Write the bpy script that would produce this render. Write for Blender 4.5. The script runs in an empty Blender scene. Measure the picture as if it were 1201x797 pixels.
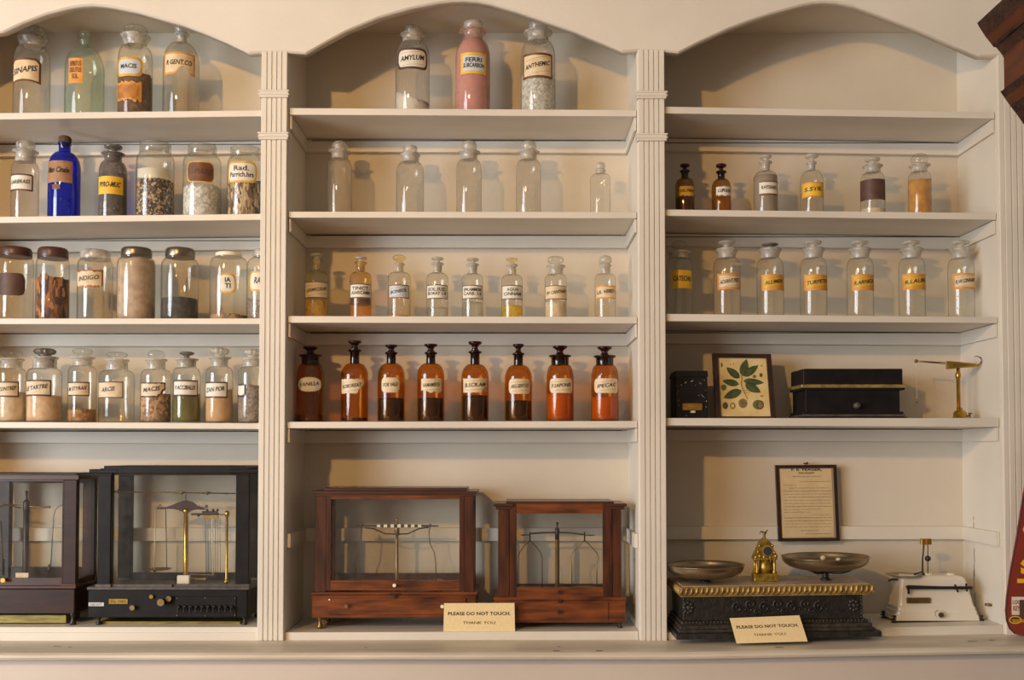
import bpy, math, random
from math import sin, cos, pi, atan, asin, sqrt, radians
random.seed(7)
SC = bpy.context.scene
COL = SC.collection
# ------------------------------------------------------------------ camera
F = 1200.0; T = radians(1.8); PPY = 492.3; PPX = 600.5; D = 2.4
cd = bpy.data.cameras.new('camera'); cam = bpy.data.objects.new('camera', cd); COL.objects.link(cam)
cam.location = (0, -D, 0); cam.rotation_euler = (pi/2+T, 0, 0)
cd.sensor_width = 36; cd.lens = 36*F/1201; cd.shift_y = (PPY-398.5)/1201; cd.clip_start = .02
SC.camera = cam

def P(px, py, Y=0.0):
    """world point seen at a place of the photograph, on the plane y = Y"""
    dx = (px-PPX)/F; dy = (PPY-py)/F
    ry = cos(T)-dy*sin(T); rz = sin(T)+dy*cos(T)
    k = (Y+D)/ry
    return (dx*k, Y, rz*k)
def XX(px, Y=0.0, py=530): return P(px, py, Y)[0]
def ZZ(py, Y=0.0, px=600): return P(px, py, Y)[2]
def M(Y=0.0): return (Y+D)/F           # metres in one pixel at depth Y

# ------------------------------------------------------------------ materials
def newmat(name):
    m = bpy.data.materials.new(name); m.use_nodes = True
    nt = m.node_tree; nt.nodes.clear()
    out = nt.nodes.new('ShaderNodeOutputMaterial')
    return m, nt, out
def N(nt, t, **k):
    n = nt.nodes.new(t)
    for a, b in k.items(): setattr(n, a, b)
    return n
def ramp(nt, stops):
    r = N(nt, 'ShaderNodeValToRGB'); e = r.color_ramp.elements
    e[0].position, e[0].color = stops[0][0], (*stops[0][1], 1)
    e[1].position, e[1].color = stops[-1][0], (*stops[-1][1], 1)
    for p, c in stops[1:-1]:
        q = e.new(p); q.color = (*c, 1)
    return r
def pmat(name, col, rough=.5, metal=0., col2=None, scale=20., stretch=(1, 1, 1), bump=0., bscale=None, detail=4, lo=.35, hi=.65, spec=.5, coat=0., kind='noise', col3=None):
    m, nt, out = newmat(name)
    b = N(nt, 'ShaderNodeBsdfPrincipled'); nt.links.new(b.outputs[0], out.inputs[0])
    b.inputs['Base Color'].default_value = (*col, 1)
    b.inputs['Roughness'].default_value = rough; b.inputs['Metallic'].default_value = metal
    b.inputs['Specular IOR Level'].default_value = spec; b.inputs['Coat Weight'].default_value = coat
    tc = N(nt, 'ShaderNodeTexCoord'); mp = N(nt, 'ShaderNodeMapping'); mp.inputs['Scale'].default_value = stretch
    nt.links.new(tc.outputs['Object'], mp.inputs[0])
    if col2 is not None:
        if kind == 'voronoi':
            t = N(nt, 'ShaderNodeTexVoronoi'); t.inputs['Scale'].default_value = scale
            sp = N(nt, 'ShaderNodeSeparateColor'); nt.links.new(t.outputs['Color'], sp.inputs[0]); o = sp.outputs[0]
        else:
            t = N(nt, 'ShaderNodeTexNoise'); t.inputs['Scale'].default_value = scale; t.inputs['Detail'].default_value = detail; o = t.outputs[0]
        nt.links.new(mp.outputs[0], t.inputs['Vector'])
        st = [(lo, col), (hi, col2)] if col3 is None else [(lo, col), ((lo+hi)/2, col3), (hi, col2)]
        r = ramp(nt, st); nt.links.new(o, r.inputs[0]); nt.links.new(r.outputs[0], b.inputs['Base Color'])
    if bump:
        t2 = N(nt, 'ShaderNodeTexNoise'); t2.inputs['Scale'].default_value = bscale or scale; t2.inputs['Detail'].default_value = 4
        nt.links.new(mp.outputs[0], t2.inputs['Vector'])
        bp = N(nt, 'ShaderNodeBump'); bp.inputs['Strength'].default_value = bump; bp.inputs['Distance'].default_value = .004
        nt.links.new(t2.outputs[0], bp.inputs['Height']); nt.links.new(bp.outputs[0], b.inputs['Normal'])
    return m
def gmat(name, tint, edge, dust=.08, dustcol=(.75, .72, .66), rough=.03, refl=1.0):
    """thin-walled glass: tinted, darker where seen edge-on, mirror-like at grazing angles"""
    m, nt, out = newmat(name)
    lw = N(nt, 'ShaderNodeLayerWeight'); lw.inputs[0].default_value = .5
    r = ramp(nt, [(.0, tint), (.55, tint), (.97, edge)]); nt.links.new(lw.outputs['Facing'], r.inputs[0])
    tr = N(nt, 'ShaderNodeBsdfTransparent'); nt.links.new(r.outputs[0], tr.inputs[0])
    df = N(nt, 'ShaderNodeBsdfDiffuse'); df.inputs[0].default_value = (*dustcol, 1)
    no = N(nt, 'ShaderNodeTexNoise'); no.inputs['Scale'].default_value = 60
    tc = N(nt, 'ShaderNodeTexCoord'); nt.links.new(tc.outputs['Object'], no.inputs['Vector'])
    mu = N(nt, 'ShaderNodeMath', operation='MULTIPLY'); nt.links.new(no.outputs[0], mu.inputs[0]); mu.inputs[1].default_value = dust*2
    m1 = N(nt, 'ShaderNodeMixShader'); nt.links.new(mu.outputs[0], m1.inputs[0]); nt.links.new(tr.outputs[0], m1.inputs[1]); nt.links.new(df.outputs[0], m1.inputs[2])
    pw = N(nt, 'ShaderNodeMath', operation='POWER'); nt.links.new(lw.outputs['Facing'], pw.inputs[0]); pw.inputs[1].default_value = 4.
    ma = N(nt, 'ShaderNodeMath', operation='MULTIPLY_ADD'); nt.links.new(pw.outputs[0], ma.inputs[0]); ma.inputs[1].default_value = .6*refl; ma.inputs[2].default_value = .05*refl
    gl = N(nt, 'ShaderNodeBsdfGlossy'); gl.inputs['Roughness'].default_value = rough; gl.inputs[0].default_value = (1, 1, 1, 1)
    m2 = N(nt, 'ShaderNodeMixShader'); nt.links.new(ma.outputs[0], m2.inputs[0]); nt.links.new(m1.outputs[0], m2.inputs[1]); nt.links.new(gl.outputs[0], m2.inputs[2])
    nt.links.new(m2.outputs[0], out.inputs[0])
    return m
MT = {}
def mm(k): return MT[k]
MT['paint'] = pmat('cream_paint', (.69, .645, .56), .5, col2=(.75, .705, .615), scale=5, bump=.12, bscale=70, detail=6)
MT['paint_shelf'] = pmat('cream_shelf_paint', (.67, .625, .54), .42, col2=(.75, .70, .61), scale=12, stretch=(.3, 1, 1), bump=.12, bscale=60, detail=8)
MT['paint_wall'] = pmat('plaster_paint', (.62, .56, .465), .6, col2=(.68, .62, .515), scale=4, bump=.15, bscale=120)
MT['ledge'] = pmat('worn_ledge_paint', (.56, .50, .40), .45, col2=(.70, .63, .52), scale=14, stretch=(.25, 1.5, 1), bump=.25, bscale=40, detail=10)
MT['panelpaint'] = pmat('pinkish_panel_paint', (.60, .53, .46), .5, col2=(.65, .58, .50), scale=3, bump=.1, bscale=60)
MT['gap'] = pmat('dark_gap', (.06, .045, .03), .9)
MT['floorwood'] = pmat('floor_boards', (.18, .09, .04), .4, col2=(.28, .15, .07), scale=4, stretch=(1, 12, 1))
# glass
MT['clear'] = gmat('clear_glass', (.92, .92, .89), (.50, .48, .44), .035)
MT['dusty'] = gmat('dusty_clear_glass', (.86, .85, .81), (.50, .48, .44), .085)
MT['pinkg'] = gmat('pink_dusted_glass', (.93, .80, .76), (.6, .42, .38), .22, dustcol=(.62, .42, .37))
MT['frost'] = gmat('ground_glass', (.78, .77, .72), (.36, .34, .31), .40, rough=.25)
MT['aqua'] = gmat('aqua_glass', (.80, .88, .82), (.42, .48, .44), .09, dustcol=(.62, .68, .62))
MT['greyg'] = gmat('smoky_glass', (.42, .40, .36), (.2, .19, .17), .3, dustcol=(.34, .31, .28))
MT['yelg'] = gmat('yellowed_glass', (.95, .90, .66), (.6, .5, .25), .05)
MT['ambg2'] = gmat('stained_amber_glass', (.93, .76, .38), (.55, .32, .08), .05)
MT['amber'] = gmat('amber_glass', (.78, .45, .07), (.17, .05, .004), .05, dustcol=(.40, .15, .02))
MT['amberred'] = gmat('red_amber_glass', (.80, .22, .02), (.2, .03, .003), .03, dustcol=(.6, .12, .02))
MT['amberdk'] = gmat('dark_amber_glass', (.22, .06, .012), (.05, .012, .003), .03, dustcol=(.12, .04, .015), rough=.08)
MT['brownsm'] = gmat('brown_glass', (.68, .50, .16), (.2, .10, .02), .05, dustcol=(.3, .20, .05))
MT['cobalt'] = gmat('cobalt_glass', (.05, .09, .72), (.01, .015, .25), .16, dustcol=(.03, .06, .55))
MT['pane'] = gmat('window_pane_glass', (.97, .97, .95), (.9, .9, .88), .008, refl=.5, rough=.01)
MT['pane_old'] = gmat('smeared_pane_glass', (.94, .94, .92), (.8, .8, .78), .03, refl=.7, rough=.02)
# contents
def cont(k, a, b, sc=160, **kw): MT[k] = pmat(k, a, .8, col2=b, scale=sc, bump=.6, bscale=sc, **kw)
cont('white_powder', (.78, .72, .64), (.88, .84, .77), 60)
cont('white_crystals', (.50, .49, .45), (.88, .87, .83), 170, kind='voronoi', lo=.1, hi=.9)
cont('pink_powder', (.60, .34, .30), (.68, .42, .37), 25)
cont('dark_mace', (.10, .05, .025), (.22, .11, .05), 120)
cont('herb_mix', (.04, .025, .02), (.62, .45, .25), 230, kind='voronoi', lo=.3, hi=.9, col3=(.20, .13, .09))
cont('root_chips', (.09, .05, .025), (.75, .58, .36), 190, kind='voronoi', lo=.2, hi=.9, stretch=(1, 1, .35), col3=(.38, .25, .13))
cont('bark', (.06, .02, .015), (.60, .24, .05), 110, kind='voronoi', lo=.2, hi=.95, stretch=(1.2, 1.2, .5), col3=(.26, .09, .025))
cont('fluff', (.46, .32, .22), (.66, .50, .36), 60, lo=.3, hi=.7)
cont('black_powder', (.035, .028, .025), (.075, .06, .05), 90)
cont('pale_meal', (.68, .50, .32), (.80, .64, .44), 60)
cont('peach_meal', (.70, .42, .24), (.80, .58, .38), 60)
cont('orange_chips', (.22, .09, .02), (.50, .25, .06), 120)
cont('speckled', (.22, .14, .10), (.66, .38, .17), 150, kind='voronoi', lo=.2, hi=.8)
cont('tan_powder', (.62, .36, .16), (.70, .44, .22), 30)
cont('grey_seed', (.20, .15, .12), (.40, .32, .26), 220, kind='voronoi', lo=.1, hi=.9)
cont('orange_gum', (.48, .20, .03), (.68, .34, .06), 40)
cont('grey_powder', (.15, .13, .11), (.22, .20, .17), 30)
cont('brown_silt', (.30, .23, .17), (.36, .28, .21), 20)
MT['liq_yellow'] = gmat('yellow_liquid', (.97, .83, .20), (.85, .6, .08), .34, dustcol=(.95, .66, .04), refl=.3)
MT['liq_green'] = pmat('olive_oil_liquid', (.11, .10, .012), .15, col2=(.17, .15, .02), scale=20)
MT['liq_black'] = pmat('dark_liquid', (.018, .014, .012), .12)
MT['liq_clear'] = gmat('cloudy_liquid', (.86, .86, .82), (.7, .7, .66), .14, refl=.3)
MT['liq_amber'] = gmat('pale_amber_liquid', (.96, .80, .36), (.85, .55, .12), .16, dustcol=(.82, .52, .10), refl=.3)
MT['liq_brown'] = pmat('brown_tincture', (.09, .04, .02), .2, col2=(.13, .06, .03), scale=14)
MT['liq_red'] = pmat('red_residue', (.74, .36, .05), .3, col2=(.58, .22, .03), scale=10)
# labels
def lab(k, a, b=None, rough=.55, sc=45): MT[k] = pmat(k, a, rough, col2=b or tuple(x*.85 for x in a), scale=sc, detail=5)
lab('l_white', (.80, .77, .68), (.70, .64, .52)); lab('l_cream', (.78, .66, .45), (.66, .50, .28)); lab('l_gold', (.78, .50, .05), (.62, .30, .03))
lab('l_yellow', (.85, .56, .04), (.72, .42, .03)); lab('l_orange', (.78, .36, .07), (.60, .24, .04)); lab('l_brown', (.20, .08, .03), (.12, .045, .02))
lab('l_dark', (.07, .035, .025), (.11, .05, .03)); lab('l_black', (.02, .015, .012)); lab('l_rust', (.42, .15, .02), (.22, .07, .015)); lab('l_tan', (.42, .24, .12), (.30, .15, .07))
lab('l_rust2', (.52, .22, .04), (.30, .11, .02)); lab('l_blue', (.62, .66, .68), (.52, .56, .60)); lab('l_faded', (.72, .62, .46), (.60, .44, .24))
lab('ink', (.025, .02, .018)); lab('inkbrown', (.10, .055, .03)); lab('inkred', (.45, .05, .03)); lab('inkgrey', (.22, .17, .11))
# others
MT['redwood'] = pmat('mahogany', (.028, .007, .003), .36, col2=(.095, .024, .007), scale=9, stretch=(7, 7, 1), coat=.12, detail=6)
MT['redwood_h'] = pmat('mahogany_horizontal', (.05, .012, .004), .36, col2=(.23, .058, .010), scale=9, stretch=(1, 4, 7), coat=.12, detail=6)
MT['dkwood'] = pmat('dark_rosewood', (.022, .010, .008), .4, col2=(.045, .016, .010), scale=9, stretch=(1, 4, 7), spec=.3)
MT['dkred'] = pmat('dark_mahogany', (.035, .011, .007), .38, col2=(.075, .022, .010), scale=10, stretch=(1, 4, 6), coat=.2)
MT['ebony'] = pmat('ebonised_wood', (.009, .0085, .009), .42, col2=(.016, .014, .014), scale=30, spec=.18)
MT['ebony2'] = pmat('worn_ebony_edge', (.10, .085, .07), .45, col2=(.05, .045, .04), scale=60)
MT['brass'] = pmat('brass', (.62, .38, .07), .3, metal=1, col2=(.45, .26, .05), scale=40)
MT['olbrass'] = pmat('gilt_brass', (.60, .42, .07), .38, metal=.8, col2=(.30, .19, .03), scale=90, bump=.3, bscale=150)
MT['gilt'] = pmat('gilt_moulding', (.55, .38, .12), .45, metal=.55, col2=(.28, .18, .06), scale=60)
MT['dkbrass'] = pmat('tarnished_brass', (.20, .13, .06), .4, metal=.8, col2=(.30, .2, .08), scale=40)
MT['dkmetal'] = pmat('blackened_metal', (.035, .028, .024), .4, metal=.3)
MT['redmetal'] = pmat('dark_red_beam', (.035, .009, .009), .35, metal=.1)
MT['silver'] = pmat('silver_wire', (.75, .71, .62), .3, metal=.3)
MT['pan'] = pmat('tarnished_pan_metal', (.42, .345, .23), .3, metal=.92, col2=(.27, .21, .14), scale=14, lo=.3, hi=.7)
MT['iron'] = pmat('black_cast_iron', (.011, .010, .010), .4, col2=(.026, .022, .018), scale=60, bump=.5, bscale=120)
MT['irondust'] = pmat('dusty_iron', (.055, .043, .030), .5, col2=(.02, .017, .014), scale=90, bump=.4)
MT['marble'] = pmat('dull_stone_top', (.46, .36, .25), .4, col2=(.27, .20, .13), scale=12)
MT['enamel'] = pmat('white_enamel', (.80, .76, .66), .22, col2=(.74, .69, .58), scale=8, coat=.4)
MT['ivory'] = pmat('ivory', (.85, .78, .62), .35)
MT['card'] = pmat('card_stock', (.80, .62, .32), .6, col2=(.83, .66, .37), scale=160)
MT['paper'] = pmat('aged_paper', (.60, .45, .24), .7, col2=(.68, .53, .30), scale=18)
MT['print'] = pmat('yellowed_print_paper', (.66, .48, .19), .7, col2=(.78, .63, .32), scale=22)
MT['leaf'] = pmat('printed_leaf_green', (.035, .06, .02), .7, col2=(.075, .10, .03), scale=90)
MT['leafvein'] = pmat('printed_leaf_vein', (.13, .15, .05), .7)
MT['fruit_b'] = pmat('printed_fruit_brown', (.30, .18, .06), .7, col2=(.20, .12, .05), scale=120)
MT['fruit_d'] = pmat('printed_fruit_dark', (.07, .07, .035), .7)
MT['frame'] = pmat('black_frame', (.03, .015, .012), .3, col2=(.05, .02, .015), scale=40)
MT['framegilt'] = pmat('frame_inner_line', (.35, .28, .18), .4)
MT['carved'] = pmat('carved_walnut', (.012, .005, .004), .5, col2=(.050, .016, .009), scale=60, bump=1.0, bscale=90)
MT['walnut'] = pmat('orange_walnut', (.060, .016, .006), .4, col2=(.10, .027, .008), scale=12, stretch=(6, 1, 6), coat=.2)
MT['tinred'] = pmat('red_sign_enamel', (.22, .030, .018), .4, col2=(.26, .035, .02), scale=20)
MT['signyel'] = pmat('sign_yellow', (.88, .52, .02), .45); MT['signor'] = pmat('sign_orange', (.80, .18, .02), .45)
MT['purple'] = pmat('dark_purple_post', (.035, .012, .022), .4)
MT['lidmetal'] = pmat('tin_lid', (.33, .28, .22), .3, metal=.9, col2=(.20, .16, .12), scale=30)
MT['lidbrown'] = pmat('brown_enamel_lid', (.065, .028, .022), .35, col2=(.09, .04, .03), scale=30)
MT['cork'] = pmat('dark_cork', (.05, .035, .03), .8, col2=(.14, .07, .04), scale=150, bump=.8)
MT['greenbrass'] = pmat('greenish_brass_board', (.30, .24, .05), .4, metal=.4, col2=(.16, .12, .03), scale=30, stretch=(1, 8, 8))
MT['chip'] = pmat('paint_chip_dark', (.12, .09, .06), .8)
MT['mirror'] = pmat('dark_lens', (.04, .045, .05), .1)
MT['spat'] = pmat('white_spatter', (.7, .66, .58), .6)
MT['bulb'] = None

# ------------------------------------------------------------------ mesh builder
class MB:
    def __init__(s): s.v = []; s.f = []; s.mats = []
    def mi(s, m):
        if m not in s.mats: s.mats.append(m)
        return s.mats.index(m)
    def face(s, idx, m, sm=False): s.f.append((tuple(idx), s.mi(m), sm))
    def add(s, vs): n = len(s.v); s.v += [tuple(p) for p in vs]; return n
    def poly(s, vs, m, sm=False):
        n = s.add(vs); s.face(range(n, n+len(vs)), m, sm)
    def hexa(s, c, m):      # 8 corners: bottom 4 (ccw), top 4
        n = s.add(c)
        for q in ((3, 2, 1, 0), (4, 5, 6, 7), (0, 1, 5, 4), (1, 2, 6, 5), (2, 3, 7, 6), (3, 0, 4, 7)): s.face([n+i for i in q], m)
    def box(s, x0, x1, y0, y1, z0, z1, m, b=0):
        if x0 > x1: x0, x1 = x1, x0
        if z0 > z1: z0, z1 = z1, z0
        if y0 > y1: y0, y1 = y1, y0
        if b <= 0:
            s.hexa([(x0, y0, z0), (x1, y0, z0), (x1, y1, z0), (x0, y1, z0), (x0, y0, z1), (x1, y0, z1), (x1, y1, z1), (x0, y1, z1)], m); return
        lv = [(z0, b), (z0+b, 0), (z1-b, 0), (z1, b)]
        rings = []
        for z, i in lv:
            i2 = i
            pts = [(x0+b+ (i2 if i2 else 0)*0 , y0+i2, z), (x1-b, y0+i2, z), (x1-i2, y0+b, z), (x1-i2, y1-b, z), (x1-b, y1-i2, z), (x0+b, y1-i2, z), (x0+i2, y1-b, z), (x0+i2, y0+b, z)]
            rings.append(s.add(pts))
        for a, c in zip(rings, rings[1:]):
            for i in range(8): s.face((a+i, a+(i+1) % 8, c+(i+1) % 8, c+i), m)
        s.face([rings[0]+i for i in range(7, -1, -1)], m); s.face([rings[-1]+i for i in range(8)], m)
    def prism(s, pts, y0, y1, m):   # polygon in xz pulled along y (convex or mild concave)
        n = len(pts); a = s.add([(p[0], y0, p[1]) for p in pts]); b = s.add([(p[0], y1, p[1]) for p in pts])
        s.face([a+i for i in range(n)], m); s.face([b+i for i in range(n-1, -1, -1)], m)
        for i in range(n): j = (i+1) % n; s.face((a+j, a+i, b+i, b+j), m)
    def lathe(s, prof, cx, cy, m, seg=32, mod=None, cap0=True, cap1=True, sm=True):
        rings = []
        for i, (r, z) in enumerate(prof):
            pts = []
            for k in range(seg):
                a = 2*pi*k/seg; rr = r*(mod(a, i) if mod else 1)
                pts.append((cx+rr*cos(a), cy+rr*sin(a), z))
            rings.append(s.add(pts))
        for a, b in zip(rings, rings[1:]):
            for k in range(seg): s.face((a+k, a+(k+1) % seg, b+(k+1) % seg, b+k), m, sm)
        if cap0 and prof[0][0] > 1e-6: s.face([rings[0]+k for k in range(seg-1, -1, -1)], m, False)
        if cap1 and prof[-1][0] > 1e-6: s.face([rings[-1]+k for k in range(seg)], m, False)
    def tube(s, pts, r, m, seg=8, r1=None, cap=True):
        from mathutils import Vector
        pts = [Vector(p) for p in pts]; rings = []; n = len(pts)
        up = None
        for i, p in enumerate(pts):
            d = (pts[min(i+1, n-1)]-pts[max(i-1, 0)]).normalized()
            if up is None: up = Vector((0, 1, 0)) if abs(d.y) < .9 else Vector((0, 0, 1))
            a = d.cross(up)
            if a.length < 1e-4: up = Vector((1, 0, 0)); a = d.cross(up)
            a.normalize(); b = d.cross(a).normalized(); up = -b if b.dot(up) < 0 else b
            b = up; rr = r if r1 is None else r+(r1-r)*i/(n-1)
            rings.append(s.add([tuple(p+a*rr*cos(2*pi*k/seg)+b*rr*sin(2*pi*k/seg)) for k in range(seg)]))
        for a, b in zip(rings, rings[1:]):
            for k in range(seg): s.face((a+k, a+(k+1) % seg, b+(k+1) % seg, b+k), m, True)
        if cap: s.face([rings[0]+k for k in range(seg)], m); s.face([rings[-1]+k for k in range(seg)], m)
    def ball(s, c, r, m, seg=14, rz=None, ry=None):
        rz = rz or r; ry = ry or r
        rows = seg//2; rings = []
        for i in range(1, rows):
            t = -pi/2+pi*i/rows
            rings.append(s.add([(c[0]+r*cos(t)*cos(2*pi*k/seg), c[1]+ry*cos(t)*sin(2*pi*k/seg), c[2]+rz*sin(t)) for k in range(seg)]))
        lo = s.add([(c[0], c[1], c[2]-rz)]); hi = s.add([(c[0], c[1], c[2]+rz)])
        for a, b in zip(rings, rings[1:]):
            for k in range(seg): s.face((a+k, a+(k+1) % seg, b+(k+1) % seg, b+k), m, True)
        for k in range(seg):
            s.face((rings[0]+(k+1) % seg, rings[0]+k, lo), m, True); s.face((rings[-1]+k, rings[-1]+(k+1) % seg, hi), m, True)
    def cyl_y(s, c, r, y0, y1, m, seg=16, r2=None):   # knob pointing along -y
        r2 = r if r2 is None else r2
        a = s.add([(c[0]+r2*cos(2*pi*k/seg), y0, c[1]+r2*sin(2*pi*k/seg)) for k in range(seg)])
        b = s.add([(c[0]+r*cos(2*pi*k/seg), y1, c[1]+r*sin(2*pi*k/seg)) for k in range(seg)])
        for k in range(seg): s.face((a+k, a+(k+1) % seg, b+(k+1) % seg, b+k), m, True)
        s.face([a+k for k in range(seg)], m); s.face([b+k for k in range(seg)], m)
    def text(s, st, mapf, x0, x1, z0, z1, m, slant=0., rise=0., bold=.0, spread=False):
        """lettering fitted in a box of the label's own flat plane, then placed by mapf(u, v)"""
        vs, fs, (a0, a1, b0, b1) = textgeo(st, bold)
        w = a1-a0; h = b1-b0; bw = x1-x0; bh = z1-z0
        sy = bh/h; sx = bw/w
        if not spread: sx = min(sx, sy*1.25)
        off = (x0+x1)/2
        out = []
        for (x, y) in vs:
            u = (x-(a0+a1)/2)*sx; v = (y-b0)*sy
            u2 = off+u+slant*(v-bh/2); v2 = z0+v+rise*u
            out.append(mapf(u2, v2))
        n = s.add(out)
        for f in fs: s.face([n+i for i in f], m)
    def sheet(s, x0, x1, y0, y1, z0, z1, m):
        if abs(x1-x0) < .004: x = (x0+x1)/2; s.poly([(x, y0, z0), (x, y1, z0), (x, y1, z1), (x, y0, z1)], m)
        else: y = (y0+y1)/2; s.poly([(x0, y, z0), (x1, y, z0), (x1, y, z1), (x0, y, z1)], m)
    def build(s, name, parent=None, loc=None, label=None, cat=None, group=None, kind=None):
        o0 = (0, 0, 0)
        if parent is not None: o0 = tuple(parent['_o'])
        elif loc is not None: o0 = loc
        me = bpy.data.meshes.new(name)
        me.from_pydata([(p[0]-o0[0], p[1]-o0[1], p[2]-o0[2]) for p in s.v], [], [f[0] for f in s.f])
        for m in s.mats: me.materials.append(MT[m])
        me.polygons.foreach_set('material_index', [f[1] for f in s.f])
        me.polygons.foreach_set('use_smooth', [f[2] for f in s.f])
        me.update()
        o = bpy.data.objects.new(name, me); COL.objects.link(o)
        if parent is not None: o.parent = parent; o['_o'] = o0
        else: o.location = o0; o['_o'] = o0
        tag(o, label, cat, group, kind)
        ALL.append(o)
        return o
ALL = []
def tag(o, label=None, cat=None, group=None, kind=None):
    if label: o['label'] = label
    if cat: o['category'] = cat
    if group: o['group'] = group
    if kind: o['kind'] = kind
def thing(name, loc, label, cat, group=None):
    o = bpy.data.objects.new(name, None); COL.objects.link(o); o.location = loc; o['_o'] = loc
    o.empty_display_size = .02
    tag(o, label, cat, group); ALL.append(o)
    return o
_tg = {}
def textgeo(st, bold=0.):
    key = (st, bold)
    if key in _tg: return _tg[key]
    c = bpy.data.curves.new('t', 'FONT'); c.body = st; c.size = 1; c.resolution_u = 2; c.offset = bold; c.fill_mode = 'FRONT'
    o = bpy.data.objects.new('t', c); COL.objects.link(o)
    dg = bpy.context.evaluated_depsgraph_get(); dg.update()
    e = o.evaluated_get(dg); me = e.to_mesh()
    vs = [(v.co.x, v.co.y) for v in me.vertices]; fs = [tuple(p.vertices) for p in me.polygons]
    e.to_mesh_clear(); bpy.data.objects.remove(o); bpy.data.curves.remove(c)
    xs = [v[0] for v in vs]; ys = [v[1] for v in vs]
    _tg[key] = (vs, fs, (min(xs), max(xs), min(ys), max(ys)))
    return _tg[key]

# ------------------------------------------------------------------ the setting
DEP = .203
FLOORZ = -1.35
b = MB(); b.box(-3.2, 3.2, -4.2, .30, FLOORZ-.05, FLOORZ, 'floorwood'); b.build('floor', kind='structure')
b = MB(); b.box(-3.2, 3.2, .26, .32, FLOORZ, 1.75, 'paint_wall'); b.build('wall_back', kind='structure')

# ------------------------------------------------------------------ built-in shelving
unit = thing('built_in_shelving', (0, .1, FLOORZ), 'cream painted built-in pharmacy shelving with three arched bays and fluted pilasters', 'shelving')
XL0 = XX(-93); XLd = XX(336)-.02       # left bay inner limits
PIL = [(XX(304.5), XX(335)), (XX(749.5), XX(780.5))]
BAY = [(XL0, XLd), (XX(336), XX(748.5)), (XX(748.5)+.02, XX(1173))]
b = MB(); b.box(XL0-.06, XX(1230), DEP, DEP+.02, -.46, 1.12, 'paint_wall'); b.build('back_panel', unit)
for x0, x1 in ((XL0-.02, XL0), (XLd, XX(336)), (XX(748.5), XX(748.5)+.02), (XX(1173), XX(1173)+.02)):
    b = MB(); b.box(x0, x1, .0, DEP, -.44, 1.10, 'paint'); b.build('side_panel', unit)
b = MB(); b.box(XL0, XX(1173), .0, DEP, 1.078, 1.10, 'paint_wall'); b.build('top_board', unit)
# shelves: front edge corner heights read for each bay
SH = {0: [((-93, 133.4, 141.2), (306, 129.3, 136.5)), ((-93, 255, 262.5), (306, 250.6, 257.8)), ((-93, 373.2, 380), (306, 373.2, 380)), ((-93, 494.2, 501.3), (306, 496, 503))],
      1: [((338, 126.6, 134.6), (747, 129, 136.6)), ((338, 248, 255.2), (747, 248.4, 256)), ((338, 370.4, 378.3), (747, 371.4, 379.3)), ((338, 494.4, 502), (747, 493.4, 501.5))],
      2: [((782, 125, 133), (1171, 131.5, 139.2)), ((782, 245.5, 253), (1171, 249.8, 257.8)), ((782, 367.8, 376.5), (1171, 371.8, 378.8)), ((782, 490, 498.8), (1171, 490, 500.5))]}
SHZ = {}
for bay, rows in SH.items():
    x0, x1 = BAY[bay]
    for r, ((pa, ta, ba), (pb, tb, bb)) in enumerate(rows):
        xa, xb = XX(pa), XX(pb); za, zb, ya, yb = ZZ(ta), ZZ(tb), ZZ(ba), ZZ(bb)
        def at(x, z0, z1, xa=xa, xb=xb): return z0+(z1-z0)*(x-xa)/(xb-xa)
        e = .0015
        b = MB(); X0, X1 = x0+e, x1-e
        zt0, zt1 = at(X0, za, zb), at(X1, za, zb); zb0, zb1 = at(X0, ya, yb), at(X1, ya, yb)
        n = 16; q = .0015
        prof = [(-.001+q, 0), (-.001, 1)]
        b.hexa([(X0, -.001, zb0), (X1, -.001, zb1), (X1, DEP-.002, zb1), (X0, DEP-.002, zb0), (X0, -.001, zt0), (X1, -.001, zt1), (X1, DEP-.002, zt1), (X0, DEP-.002, zt0)], 'paint_shelf')
        o = b.build('shelf', unit)
        md = o.modifiers.new('bevel', 'BEVEL'); md.width = .0012; md.segments = 2
        SHZ[(bay, r)] = (lambda x, at=at, za=za, zb=zb: at(x, za, zb))
        # cleats under the shelf: dark line, back strip and the side strips
        ch = .0325; g = .0022
        b = MB()
        b.hexa([(X0, DEP-.018, zb0-ch), (X1, DEP-.018, zb1-ch), (X1, DEP-.001, zb1-ch), (X0, DEP-.001, zb0-ch), (X0, DEP-.018, zb0-g), (X1, DEP-.018, zb1-g), (X1, DEP-.001, zb1-g), (X0, DEP-.001, zb0-g)], 'paint')
        b.build('cleat', unit)
        for xs, zz in ((X0, zb0), (X1-.005, zb1)):
            b = MB(); b.box(xs, xs+.005, .003, DEP-.018, zz-ch, zz-g*.6, 'paint'); b.build('cleat', unit)
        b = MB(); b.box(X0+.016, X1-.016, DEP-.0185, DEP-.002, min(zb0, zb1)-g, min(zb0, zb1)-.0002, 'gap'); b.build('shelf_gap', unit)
# middle rail in the bottom bays
for bay, (x0, x1) in enumerate(BAY):
    z0 = ZZ(634, DEP-.016); z1 = ZZ(619, DEP-.016)
    if bay == 2: z0 += .004; z1 += .004
    b = MB(); b.box(x0+.001, x1-.001, DEP-.016, DEP-.001, z0, z1, 'paint'); b.build('back_rail', unit)
    for xs in (x0+.001, x1-.009):
        b = MB(); b.box(xs, xs+.008, .006, DEP-.016, z0, z1, 'paint'); b.build('side_rail', unit)
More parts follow.
